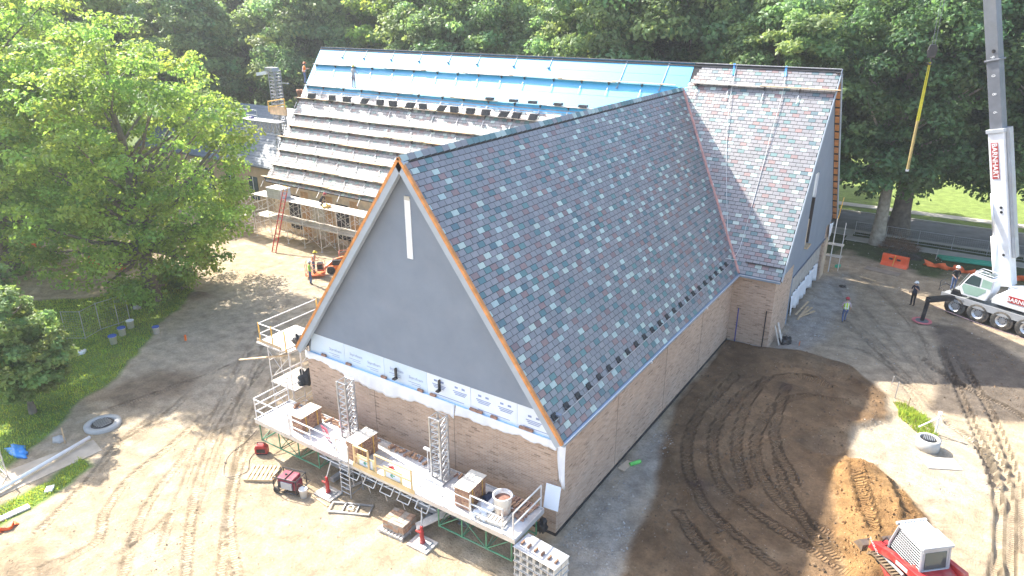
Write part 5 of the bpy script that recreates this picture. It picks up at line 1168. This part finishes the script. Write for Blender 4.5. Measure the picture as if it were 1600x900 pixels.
for k in range(9): MB().mm((.14,-.46+k*.105,2.03), (.58,-.40+k*.105,2.09)).build('roof_bar', mk('roof_grey', (.42,.45,.47), .5), roof)
MB().mm((.58,-.52,2.02), (.66,.52,2.10)).mm((.1,-.52,2.02), (.14,.52,2.10)).build('roof_bar', mk('roof_grey', (.42,.45,.47), .5), roof)
for k in range(6): MB().mm((-.25,-.4+k*.15,2.10), (-.12,-.38+k*.15,2.125)).build('roof_rib', greyp, roof)
for s in (-1, 1):
    b = MB(); y = .475*s
    for k in range(13): x = -.5+k*.09; b.tube((x,y,1.1), (x-.02+.0,y,1.95), .009, 4)
    for k in range(10): z = 1.12+k*.09; b.tube((-.58,y,z), (.66-.25*max(0,(z-1.2))/.8,y,z), .009, 4)
    b.build('side_mesh', greyp, cb)
MB().prism([(-.625,-.36,1.32),(-.625,.36,1.32),(-.53,.36,1.86),(-.53,-.36,1.86)], (-.02,0,.004)).build('rear_window', glass, cb); MB().prism([(-.63,-.5,1.2),(-.63,.5,1.2),(-.52,.5,2.0),(-.52,-.5,2.0)], (.012,0,0)).build('rear_panel', greyp, cb)
for s in (-1, 1):
    y = .70*s; a = MB().prism([(-1.2,y-.09,1.1),(-1.05,y-.09,1.42),(.3,y-.09,1.22),(1.12,y-.09,.95),(1.35,y-.09,.35),(1.18,y-.09,.30),(.98,y-.09,.70),(.2,y-.09,.98),(-1.05,y-.09,1.15)], (0,.18,0)).build('lift_arm', red, SK, bevel=.02)
    MB().tube((-.3,y,.85), (.9,y,.78), .05, 8).build('lift_cylinder', alu, a)
    text('TAKEUCHI', .13, plasticw, a, 'lettering', (.98,y+.093,.85) if s > 0 else (.98,y-.093,.85), (math.pi/2,-.5 if s < 0 else .5,math.pi if s > 0 else 0)); MB().box((-.25,y+.095*s,1.16), (.5,.006,.12), Matrix.Rotation(.13, 3, 'Y')).build('decal', plasticw, a)
bkt = MB().prism([(1.3,-.95,.12),(2.0,-.95,.06),(2.0,-.95,.09),(1.45,-.95,.18),(1.38,-.95,.62),(1.5,-.95,.72),(1.46,-.95,.76),(1.28,-.95,.66)], (0,1.9,0)).build('bucket', mk('worn_steel', (.22,.17,.13), .6, .3, .3, 4, dirt=DUST), SK)
for y in (-.955,.925): MB().prism([(1.3,y,.12),(2.0,y,.06),(1.5,y,.74),(1.28,y,.66)], (0,.03,0)).build('bucket_side', mk('worn_steel', (.22,.17,.13), .6), bkt)
b = MB()
for y in (-.35,0,.35): b.path([(.75,y,1.0),(1.0,y*1.1,1.15),(1.25,y,.7)], .025)
b.build('hose', blackm, SK); MB().box((1.1,0,.72), (.2,1.1,.22)).build('quick_coupler', red, SK)
# ------------------------------------------------------------------ manhole risers
def manhole(p, r, h, label, th=.14):
    o = empty('manhole_riser', p, 0, label, 'manhole', 'concrete manhole risers'); MB().lathe([(0,-.1),(r,-.1),(r,h),(r-th,h),(r-th,h-.12),(0,h-.12)], 28).build('riser', concrete, o, True)
    c = MB().lathe([(0,h+.02),(r*.55,h+.02),(r*.62,h-.05),(r*.62,h-.13)], 24).build('cover', blackm, o)
    for k in range(-3, 4): MB().box((k*r*.14,0,h+.03), (.03,r*.9*math.sqrt(max(.1,1-(k/4.2)**2)),.03)).build('grate_bar', galv, c)
manhole(gp(1448,700), .52, .55, 'white concrete manhole riser with black grate in the pale sand at right'); manhole(gp(161,665), .85, .16, 'low round concrete manhole with black grate on the left by the grass', .3)
vp = empty('vent_pipe', gp(1461,678), 0, 'white bent pipe standing beside the right manhole', 'pipe'); MB().tube((0,0,0), (0,0,1.15), .05, 8).lathe([(0,1.1),(.09,1.1),(.09,1.25),(0,1.25)], 8).build('pipe', plasticw, vp); MB().tube((0,0,.95), (-.75,-.4,.35), .035).build('brace', plasticw, vp)
def stake(px, py, h, m, label, cat='stake', r=.025): tag(MB().beam((0,0,-.1), (.04,0,h), r*2).build('survey_stake', m), label, cat, 'survey stakes').location = gp(px, py)
stake(1398,622,1.0,woodg,'thin grey stake left of the weeds'); stake(1417,640,.75,wood,'short wooden stake in the weeds'); stake(102,693,.9,wood,'wooden stake standing on the lawn by the low manhole'); stake(1462,585-180,.9,woodg,'grey post in the orange netting behind the crane man')
stake(290,532,.4,orange,'small orange marker post on the shaded dirt at left', r=.05); stake(1393,600,.5,woodg,'thin lath in the dark mud edge'); stake(1248,540,.3,orange,'orange pin flag near the brick corner', r=.02)
o = MB().box((0,0,.03), (1.5,.9,.05)).build('flat_board', conc2); o.location = gp(1470,725); o.rotation_euler = (0,.02,.5); tag(o, 'pale flat sheet half buried in sand by the right manhole', 'board')
# ------------------------------------------------------------------ right background pieces
wb = empty('water_barrier', gp(1397,416), -.17, 'orange plastic water-filled barrier lying by the brush pile', 'barrier')
MB().prism([(-1.0,-.32,0),(-1.0,.32,0),(-1.0,.16,.35),(-1.0,.12,.95),(-1.0,-.12,.95),(-1.0,-.16,.35)], (2.0,0,0)).build('barrier_body', barrier, wb, bevel=.04)
for x in (-.32,.28): MB().box((x,-.14,.62), (.28,.08,.14)).build('fork_slot', blackm, wb)
MB().beam((.0,-.15,.95), (-.05,-.36,.1), .06, .02).build('strap', yellowp, wb)
def twigs(name, c, s, n, m, label, cat, seed, leaf=0):
    r = random.Random(seed); b = MB()
    for i in range(n):
        a = r.uniform(0,6.28); q_ = r.random()**.5; p = Vector((s[0]*q_*math.cos(a), s[1]*q_*math.sin(a), s[2]*(1-q_*q_)*r.random()))
        d = Vector((r.uniform(-1,1), r.uniform(-1,1), r.uniform(-.1,.8))).normalized()*r.uniform(.25,.8); b.tube(p, p+d, .014, 3, .004)
    o = b.build(name, m); o.location = c; o['kind'] = 'stuff'; return tag(o, label, cat)
twigs('brush_pile', gp(1402,388), (1.7,1.0,1.0), 900, mk('dead_brush', (.24,.15,.09), .9, 0, .4, 3), 'brown pile of dead brush behind the orange barrier', 'brush pile', 3)
twigs('brush_debris', gp(1412,402), (1.5,.6,.5), 350, mk('grey_brush', (.10,.095,.08), .9, 0, .4, 3), 'dark branches heaped between the barrier and the brush', 'brush pile', 4)
for i in range(5):
    a, b_ = gp(1463+i*2,402+i*1.2), gp(1545+i*2,413+i*1.2); o = MB().tube((0,0,.12+.1*(i % 2)), (b_-a)+Vector((0,0,.12+.1*(i % 2))), .11, 10).build('drain_pipe', greenp, None, True); o.location = a; tag(o, 'long green plastic pipe in the bundle behind the crane, %s from the road side' % NUM[i], 'pipe', 'green pipes')
def net(P, h, label, seed):
    r = random.Random(seed); b = MB(); V = []; F = []; Q = smooth_path([tuple(p) for p in P], 8)
    for i, p in enumerate(Q):
        for j in range(4): V.append((p[0]+.12*math.sin(i*1.3+j), p[1]+.1*math.cos(i*.9+j), p[2]+h*(j/3)*(.75+.25*math.sin(i*.8+seed))))
    for i in range(len(Q)-1):
        for j in range(3): F.append((i*4+j, (i+1)*4+j, (i+1)*4+j+1, i*4+j+1))
    b.add(V, F); o = b.build('safety_netting', netting, None, True); o.modifiers.new('s', 'SOLIDIFY').thickness = .012; tag(o, label, 'netting', 'orange safety netting')
net([gp(x, y) for x, y in ((1442,414),(1470,420),(1492,424),(1520,430))], .55, 'orange safety netting sagging behind the man by the crane', 1); net([gp(x, y) for x, y in ((1570,437),(1600,440),(1640,446))], .5, 'orange safety netting right of the crane boom', 2)
net([gp(x, y) for x, y in ((228,432),(250,434),(268,438))], .8, 'orange netting scrap right of the plane tree trunk', 3); net([gp(x, y) for x, y in ((130,410),(165,418),(200,424))], .9, 'orange netting seen through the plane tree left of its trunk', 4); net([gp(x, y) for x, y in ((-10,376),(30,384),(65,388))], 1.0, 'orange netting at the left edge behind the plane tree', 5)
net([gp(x, y) for x, y in ((0,832),(15,826),(28,818))], .18, 'strip of orange netting in the grass at the lower left edge', 6)
# wire fences
def fence(P, h, label, grp, posts=True):
    p0 = P[0]; o = empty('wire_fence', p0, 0, label, 'fence', grp); b = MB()
    for a, c in zip(P[:-1], P[1:]):
        a, c = a-p0, c-p0; L_ = (c-a).length
        for z in (.08, h): b.tube(a+Vector((0,0,z)), c+Vector((0,0,z)), .02)
        fr_ = MB(); n = int(L_/.16)
        for i in range(n+1):
            q_ = a.lerp(c, i/n); fr_.tube(q_+Vector((0,0,.08)), q_+Vector((0,0,h)), .0035, 3, caps=False)
        for k in range(int(h/.16)): fr_.tube(a+Vector((0,0,.1+.16*k)), c+Vector((0,0,.1+.16*k)), .0035, 3, caps=False)
        fr_.build('wire_mesh', galv, o)['kind'] = 'stuff'
    for a in P: MB().tube(a-p0, a-p0+Vector((0,0,h+.05)), .03).build('post', galv, o)
    b.build('rail', galv, o); return o
fence([gp(105,530),gp(134,530),gp(158,516),gp(186,507),gp(203,500)], 1.9, 'leaning wire mesh site fence under the plane tree', 'site fences')
fence([Vector((x,50.4-.01*x,0)) for x in np.arange(2.5,22,2.6)], 1.25, 'low wire mesh fence along the road verge behind the crane', 'site fences')
fence([gp(-22,715),gp(12,745),gp(-12,782)], 1.6, 'piece of wire fence at the left edge over the pavement', 'site fences')
# timber by the right gable
for i, (a, b_, l) in enumerate((((1246,500),(1262,482),'pale lath leaning over the lumber heap by the gable opening'),((1250,496),(1268,484),'pale board crossing the lumber heap by the gable opening'),((1249,497),(1272,490),'short board lying outward from the lumber heap'),((1243,494),(1262,476),'long lath at the bottom of the lumber heap'))):
    p, q_ = gp(*a), gp(*b_); plank(p+Vector((0,0,.03*i)), q_+Vector((0,0,.12+.03*i)), .14, .04, wood, l)
for i, (a, tp) in enumerate((((1217,540),(1212,510)),((1222,538),(1217,505)))): p = gp(*a); q_ = gx(tp[0], tp[1], XR-.2); plank(p, Vector((XR-.25,q_.y,q_.z)), .12, .05, woodg, ('left','right')[i]+' grey plank propped against the brick corner')
blob('debris_heap', gp(1226,535), (.35,.4,.3), blackm, 'dark debris at the foot of the propped planks', 'debris', 7)
plank(gp(1343,432), gp(1368,440), .25, .04, wood, 'tan board lying on the dirt in front of the barrier'); plank(gp(1352,418), gp(1405,430), .9, .03, mk('mud_board', (.27,.22,.17), .9), 'wide muddy board on the dirt below the barrier'); plank(gp(970,735), gp(985,722), .35, .04, ply, 'plywood offcut at the foot of the side wall')
o = MB().tube((0,0,.08), (.3,.5,.08), .09, 10).build('green_bottle', mk('lime_plastic', (.15,.6,.12), .4)); o.location = gp(984,728); tag(o, 'bright green plastic bottle on the gravel beside the side wall', 'bottle')
blob('debris_scrap', gp(1316,448), (.25,.25,.08), blackm, 'dark scrap on the dirt right of the gable', 'debris', 8)
for (xx, z0, m_, l) in ((.25,2.4,mk('blue_pipe', (.05,.06,.28), .5),'blue'),(1.92,2.6,blackm,'black')): o = MB().tube((xx,D2+.1,.0), (xx,D2+.1,z0), .035).build('conduit_pipe', m_); tag(o, l+' vertical conduit against the short brick wall', 'pipe', 'conduits')
# ------------------------------------------------------------------ left edge pieces
bucket(gp(178,537), 'white bucket with blue lid nearest the young tree on the lawn', blue, 1.5); bucket(gp(192,524), 'white bucket with blue lid in the middle of the lawn row', blue, 1.5); bucket(gp(205,512), 'plain white bucket furthest up the lawn row', None, 1.5); bucket(gp(245,521), 'white bucket with blue band alone on the dirt', blue, 1.3)
p, q_ = gp(-30,788), gp(142,690); o = MB().tube((0,0,.16), q_-p+Vector((0,0,.25)), .09, 10).build('white_pipe', plasticw, None, True); o.location = p; tag(o, 'long white plastic pipe lying across the pavement and grass', 'pipe')
p, q_ = gp(-20,822), gp(46,792); plank(p, q_, .3, .08, plasticw, 'white trim board lying on the grass at the lower left', None); plank(gp(76,770), gp(80,761), .3, .08, plasticw, 'small white offcut on the lower grass strip', None)
blob('blue_tarp', gp(28,706), (.75,.3,.12), tarp, 'crumpled blue tarp on the lawn by the pavement', 'tarp', 2, rough=.3)
blob('white_rag', gp(126,552), (.3,.28,.14), plasticw, 'white rag on the lawn beside the young tree', 'rag', 3, rough=.4); blob('grey_stone', gp(92,688), (.35,.25,.15), concrete, 'grey stone lump beside the wooden stake', 'stone', 4, rough=.15); blob('grey_rock', gp(214,482), (.3,.25,.2), concrete, 'grey rock at the foot of the fence', 'stone', 5, rough=.15)
# loose stones and clods strewn over the site
def scatter(name, polys, n, s0, s1, cols, seed, label):
    r = np.random.default_rng(seed); P = []
    for pl, k in polys:
        A = np.array(pl); lo, hi = A.min(0), A.max(0); x = r.uniform(lo[0], hi[0], k); y = r.uniform(lo[1], hi[1], k); m_ = (sdist(x, y, pl) > .1) & (fbm(x, y, 2.0, seed, 3) > r.uniform(.3, .62, k))
        m_ &= ~((x > -14.6) & (x < .0) & (y > .1)) ; P.append(np.stack([x[m_], y[m_]], 1))
    p = np.concatenate(P); m_ = len(p); ix = np.clip(np.searchsorted(xs, p[:, 0]), 1, nX-1); iy = np.clip(np.searchsorted(ys, p[:, 1]), 1, nY-1); z = H[ix, iy]
    base = np.array([(1,0,0),(-.5,.87,0),(-.5,-.87,0),(.2,.1,.8),(0,0,-.6)]); F = np.array([(0,1,3),(1,2,3),(2,0,3),(1,0,4),(2,1,4),(0,2,4)])
    s = s0*(s1/s0)**(r.random(m_)**2.2); a = r.uniform(0, 6.28, m_); ca, sa = np.cos(a), np.sin(a); B = base[None]*r.uniform(.6, 1.3, (m_, 5, 3))*s[:, None, None]
    V = np.stack([B[..., 0]*ca[:, None]-B[..., 1]*sa[:, None]+p[:, :1], B[..., 0]*sa[:, None]+B[..., 1]*ca[:, None]+p[:, 1:], B[..., 2]+z[:, None]], -1).reshape(-1, 3)
    c = np.array(cols)[r.integers(0, len(cols), m_)]*r.uniform(.7, 1.2, (m_, 1)); c = np.concatenate([c, np.ones((m_, 1))], 1)
    o = link(name, pts_mesh(name, V, (np.arange(m_)[:, None, None]*5+F[None]).reshape(-1, 3), clodm, {'col': ('FLOAT_COLOR', np.repeat(c, 5, 0))})); tag(o, label, 'stones', kind='stuff')
t = NT('clod'); at = t.n('Attribute', attribute_name='col'); t.l(at.outputs['Color'], t.p.inputs['Base Color']); t.p.inputs['Roughness'].default_value = .95; clodm = t.m
scatter('soil_clods', [(mud, 9000), (wet_shade, 1500)], 0, .018, .11, [(.18,.12,.07), (.22,.145,.08), (.14,.095,.06)], 3, 'small clods of brown earth over the churned ground right of the church')
scatter('orange_clods', [(soil, 3200)], 0, .012, .085, [(.33,.19,.08), (.38,.23,.10), (.26,.145,.06)], 8, 'orange-brown soil clods over the fresh fill in front of the loader')
scatter('gravel_stones', [(grav, 5000), (grav2, 2500), (pale, 2500), (shd, 4000)], 0, .012, .07, [(.45,.43,.40), (.36,.33,.29), (.52,.48,.42)], 4, 'scattered pale gravel stones along the church walls')
scatter('sand_crumbs', [(P2([(0,830),(150,690),(300,600),(480,560),(390,640),(420,760),(600,860),(850,960),(0,960)]), 9000)], 0, .012, .055, [(.40,.31,.22), (.46,.38,.27), (.33,.25,.18)], 5, 'crumbs of sand and stone over the left part of the site')
# ------------------------------------------------------------------ people
skin = mk('skin', (.50,.31,.22), .6, 0, .08); boot = mk('boots', (.06,.045,.035), .8); hairm = mk('dark_hair', (.03,.022,.018), .7)
def cloth(n, c): return mk(n, c, .85, 0, .15, 6, .3, 25)
def person(loc, rz, label, shirt, trousers, arms=None, legs=None, lean=0, hat=None, vest=None, hold=None, h=1.78, sit=False, head=(0,0), sleeves=True, cap=False):
    """x right, y forward, z up in the figure's own frame; joints in metres for a 1.78 m figure"""
    arms = arms or {}; legs = legs or {}
    pv = Vector((0,0,.95)); def_ = {}
    def tilt(p): p = Vector(p)-pv; return pv+Matrix.Rotation(-lean, 3, 'X') @ p
    J = {'pelvis': pv, 'belly': tilt((0,.01,1.12)), 'chest': tilt((0,.0,1.33)), 'collar': tilt((0,-.005,1.46)), 'neck': tilt((0,.005,1.54)), 'jaw': tilt((head[0]*.3,.03+head[1]*.3,1.60)), 'skull': tilt((head[0],.02+head[1],1.68)), 'crown': tilt((head[0],.01+head[1],1.755))}
    V, R, E, K = [], [], [], []
    def add(p, r, k, par=None):
        V.append(Vector(p)); R.append(r); K.append(k)
        if par is not None: E.append((par, len(V)-1))
        return len(V)-1
    pe = add(J['pelvis'], (.155,.115), 't'); be = add(J['belly'], (.145,.105), 's', pe); ch = add(J['chest'], (.165,.115), 's', be); co_ = add(J['collar'], (.10,.08), 's', ch); ne = add(J['neck'], (.058,.06), 'k', co_); ja = add(J['jaw'], (.065,.078), 'k', ne); sk_ = add(J['skull'], (.078,.098), 'k', ja); cr = add(J['crown'], (.055,.07), 'k', sk_)
    no = add(J['skull']+Vector((0,.105,-.03)), (.018,.02), 'k', sk_)
    for s, nm_ in ((-1,'l'), (1,'r')):
        A = arms.get(nm_, [(.24*s,.02,1.15),(.25*s,.10,.92)]); sh = tilt((.185*s,0,1.43)); el, wr = Vector(A[0]), Vector(A[1])
        a = add(sh, (.068,.065), 's', co_); e = add(el, (.045,.045), 's' if sleeves else 'k', a); w_ = add(wr, (.03,.034), 's' if sleeves == 2 else 'k', e)
        d = (wr-el).normalized(); pm = add(wr+d*.07, (.022,.04), 'k', w_); sd_ = d.cross(Vector((0,0,1))); sd_ = sd_.normalized() if sd_.length > .1 else Vector((0,1,0))
        th = add(wr+d*.06+sd_*.05, (.012,.012), 'k', w_)
        for f_ in range(4):
            o_ = sd_*(.03-.02*f_); L_ = (.07,.08,.075,.055)[f_]; q1 = add(wr+d*(.07+L_*.55)+o_, (.010,.010), 'k', pm); add(wr+d*(.07+L_*.95)+o_*1.05+Vector((0,0,-.012)), (.008,.008), 'k', q1)
        G = legs.get(nm_, [(.10*s,.03,.50),(.11*s,-.01,.09)]); hp = pv+Vector((.095*s,0,-.06)); kn, an_ = Vector(G[0]), Vector(G[1])
        q1 = add(hp, (.095,.10), 't', pe); q2 = add(hp.lerp(kn, .5), (.08,.085), 't', q1); q3 = add(kn, (.06,.065), 't', q2); q4 = add(kn.lerp(an_, .4), (.058,.062), 't', q3); q5 = add(an_, (.045,.05), 't', q4); q6 = add(an_+Vector((0,-.03,-.05)), (.045,.045), 'b', q5); add(an_+Vector((0,.14,-.06)), (.045,.03), 'b', q6)
    me = bpy.data.meshes.new('tmp'); me.from_pydata(V, E, []); ob = bpy.data.objects.new('tmp', me); COL.objects.link(ob); ob.modifiers.new('sk', 'SKIN')
    ly = me.skin_vertices[0] if me.skin_vertices else None
    for i, v in enumerate(ly.data): v.radius = R[i]; v.use_root = (i == 0)
    m2 = ob.modifiers.new('ss', 'SUBSURF'); m2.levels = 1; m2.render_levels = 1
    dg = bpy.context.evaluated_depsgraph_get(); bme = bpy.data.meshes.new_from_object(ob.evaluated_get(dg)); bpy.data.objects.remove(ob)
    bme.name = 'body'; bme.materials.clear(); KM_ = {'s':0,'t':1,'k':2,'b':3}
    for m_ in (shirt, trousers, skin, boot): bme.materials.append(m_)
    seg = [(V[a], V[b], K[b]) for a, b in E]; idx = []
    for p in bme.polygons:
        c = p.center; best = (9, 's')
        for a, b, k in seg:
            d = b-a; t_ = max(0, min(1, (c-a).dot(d)/max(1e-9, d.length_squared))); dist = (c-a-d*t_).length
            if dist < best[0]: best = (dist, k)
        idx.append(KM_[best[1]])
    bme.polygons.foreach_set('material_index', idx); bme.polygons.foreach_set('use_smooth', [True]*len(idx))
    zmin = min(v.co.z for v in bme.vertices); o = empty('person', loc, rz, label, 'person'); k_ = h/1.78; o.scale = (k_,)*3
    b = link('body', bme, o); off = 0 if sit else -zmin; b.location = (0,0,off)
    hc = J['crown']+Vector((0,0,off)); skc = J['skull']+Vector((0,0,off))
    for s in (-1, 1):
        MB().box(skc+Vector((.03*s,.095,.0)), (.022,.012,.012)).build('eye', boot, o); MB().lathe([(0,-.03),(.022,-.015),(.022,.02),(0,.035)], 6, skc+Vector((.082*s,.0,-.02))).build('ear', skin, o)
    MB().box(skc+Vector((0,.096,-.065)), (.045,.012,.01)).build('mouth', mk('lips', (.35,.14,.11), .6), o)
    hr = MB().lathe([(.102,-.06),(.108,.0),(.09,.06),(.05,.09),(0,.10)], 14, skc+Vector((0,-.018,.01))).build('hair', hairm, o, True)
    if hat:
        hm = MB().lathe([(.15,-.012),(.145,.0),(.118,.005),(.112,.05),(.08,.10),(0,.12)], 16, skc+Vector((0,0,.05))); hm.box(skc+Vector((0,.14,.045)), (.17,.11,.016)); hm.build('cap' if cap else 'hard_hat', hat, o, True)
    if vest:
        vm_ = MB(); prof = [(.0,1.0,.165,.125),(.0,1.15,.16,.12),(.0,1.33,.185,.135),(.0,1.45,.15,.10)]; rings = []
        for (x, z, a, c) in prof:
            p = tilt((0,0,z))+Vector((0,0,off)); rings.append([(p.x+a*math.cos(2*math.pi*j/16), p.y+c*math.sin(2*math.pi*j/16), p.z) for j in range(16)])
        vm_.add([q for g in rings for q in g], [(i*16+j, i*16+(j+1) % 16, (i+1)*16+(j+1) % 16, (i+1)*16+j) for i in range(3) for j in range(16)]); vo_ = vm_.build('vest', vest, o, True); vo_.modifiers.new('s', 'SOLIDIFY').thickness = .012
        st = MB(); p = tilt((0,0,1.10))+Vector((0,0,off)); st.lathe([(.172,-.025),(.176,.025)], 16, (p.x,p.y,p.z)); st.v = [(x, p.y+(y-p.y)*.80, z) for x, y, z in st.v]; st.build('reflective_band', plasticw, o)
        for s in (-1, 1): a, c = tilt((.08*s,.128,1.02)), tilt((.08*s,.115,1.44)); MB().beam(a+Vector((0,.012,off)), c+Vector((0,.012,off)), .05, .012, (0,1,0)).beam(tilt((.08*s,-.145,1.02))+Vector((0,0,off)), tilt((.08*s,-.125,1.44))+Vector((0,0,off)), .05, .012, (0,1,0)).build('reflective_band', plasticw, o)
    return o
hiv = cloth('hi_vis_yellow', (.52,.75,.06)); hio = cloth('hi_vis_orange', (.85,.22,.03)); jean = cloth('jeans', (.09,.13,.24)); navy = cloth('navy_cloth2', (.02,.025,.05)); blk = cloth('black_cloth', (.015,.015,.018)); grysh = cloth('grey_shirt', (.40,.41,.43)); lime = cloth('lime_shirt', (.35,.62,.10)); tan = cloth('tan_shirt', (.5,.45,.38)); wht = cloth('white_shirt', (.7,.7,.7))
yhat = mk('yellow_hat', (.75,.62,.05), .4); whath = mk('white_hat', (.8,.8,.78), .4); redcap = mk('red_cap', (.4,.04,.05), .7); bhat = mk('blue_hat', (.05,.25,.55), .4)
walk = {'l': [(-.10,.12,.52),(-.11,-.08,.11)], 'r': [(.10,.20,.55),(.10,.24,.09)]}
person(gp(1318,504), math.radians(20), 'person in yellow-green vest, red cap and blue jeans walking on the dirt', cloth('pink_shirt', (.5,.38,.42)), jean, {'l': [(-.27,.05,1.17),(-.20,.22,1.02)], 'r': [(.27,-.02,1.16),(.28,.10,.94)]}, walk, .04, redcap, hiv, cap=True)
person(gp(1425,477), math.radians(150), 'person in dark clothes and white cap standing by the outrigger beam', navy, blk, {'l': [(-.30,.05,1.20),(-.20,.24,1.38)], 'r': [(.27,.02,1.16),(.22,.20,1.02)]}, None, 0, whath, None, cap=True)
person(gz(1472,453,.95) if False else CR.matrix_basis @ Vector((-.8,1.0,1.37)), math.radians(210), 'person in black shirt and jeans standing on the crane front', blk, jean, {'l': [(-.28,.08,1.18),(-.12,.28,1.05)], 'r': [(.28,.08,1.18),(.14,.28,1.02)]}, None, .12, whath, None, sleeves=True, cap=True)
# operators inside the cabs
person(CR.matrix_basis @ Vector((1.35,.45,1.05)), CR.rotation_euler.z+math.radians(90), 'crane operator in lime shirt seated behind the cab glass', hiv, blk, {'l': [(-.25,.2,1.2),(-.2,.42,1.12)], 'r': [(.25,.2,1.2),(.2,.42,1.12)]}, {'l': [(-.12,.45,.95),(-.12,.5,.5)], 'r': [(.12,.45,.95),(.12,.5,.5)]}, 0, None, None, sit=True)
person(SK.matrix_basis @ Vector((-.1,0,.02)), SK.rotation_euler.z-math.radians(90), 'loader operator in lime shirt seated inside the mesh cab', hiv, blk, {'l': [(-.25,.15,1.2),(-.25,.36,1.1)], 'r': [(.25,.15,1.2),(.25,.36,1.1)]}, {'l': [(-.12,.42,.95),(-.12,.46,.5)], 'r': [(.12,.42,.95),(.12,.46,.5)]}, 0, None, None, sit=True)
# two roofers standing on the upper plank row
def on_plank(px, v): x = mslope(px, 138).x; return on_main(x, v)+Vector((0,-.24,.12))
person(on_plank(557,.712), math.radians(10), 'roofer in grey shirt and yellow hard hat standing on the roof planks', grysh, cloth('grey_trousers', (.25,.23,.28)), {'l': [(-.24,.16,1.22),(-.12,.34,1.3)], 'r': [(.26,.1,1.18),(.2,.3,1.1)]}, None, .10, yhat, h=1.92)
p_ = on_main(XL+.25, .712)+Vector((0,-.24,.12)); person(p_, math.radians(-30), 'roofer in orange vest at the left end of the roof', hio, jean, {'l': [(-.26,.1,1.2),(-.2,.3,1.25)], 'r': [(.27,.12,1.25),(.36,.34,1.3)]}, {'l': [(-.14,.05,.5),(-.18,-.02,.09)], 'r': [(.14,.05,.5),(.18,.02,.09)]}, .12, orange, hio, h=1.92)
# men at the lift
person(gp(486,444), math.radians(-20), 'person in lime green shirt and jeans standing beside the orange lift', lime, jean, {'l': [(-.28,.08,1.2),(-.22,.3,1.18)], 'r': [(.28,.1,1.2),(.2,.32,1.15)]}, None, .05, whath, None, sleeves=False, h=1.85)
lm_ = lf.matrix_basis @ Vector((-1.3,.1,.26)); person(lm_, math.radians(-60), 'person in orange vest and yellow hard hat inside the lift basket', tan, jean, {'l': [(-.26,.14,1.15),(-.18,.34,1.1)], 'r': [(.26,.14,1.15),(.18,.34,1.1)]}, None, .25, yhat, hio, h=1.8)
person(gp(316,318), math.radians(40), 'distant person in orange vest seen through the plane tree by the annex', tan, blk, None, walk, 0, whath, hio)
# kneeling figure on the eave scaffold
person((-35.2,20.2,3.44), math.radians(-70), 'person in black crouching on the eave scaffold deck', blk, blk, {'l': [(-.25,.3,.98),(-.15,.48,.78)], 'r': [(.25,.3,.98),(.15,.48,.78)]}, {'l': [(-.14,.38,.80),(-.14,.02,.62)], 'r': [(.14,.40,.82),(.14,.08,.62)]}, .7, redcap, None, sit=True, cap=True)
blob('tool_pile', (-34.3,20.0,3.97), (.35,.3,.2), yellowp, 'yellow tool pile on the eave scaffold beside the crouching person', 'tools', 5)
# ------------------------------------------------------------------ thin summer haze
hzb = MB().mm((-720,-320,-1.6), (720,1420,46)).mesh('haze', []); hzo = link('haze', hzb); hzo['kind'] = 'stuff'; tag(hzo, 'thin pale summer haze over the whole site', 'haze')
hm_ = bpy.data.materials.new('haze'); hm_.use_nodes = True; ht = hm_.node_tree; ht.nodes.remove(ht.nodes['Principled BSDF']); pv_ = ht.nodes.new('ShaderNodeVolumePrincipled')
pv_.inputs['Color'].default_value = (.92,.95,1,1); pv_.inputs['Density'].default_value = .0005; pv_.inputs['Anisotropy'].default_value = .35
ht.links.new(pv_.outputs[0], ht.nodes['Material Output'].inputs['Volume']); hzb.materials.append(hm_)
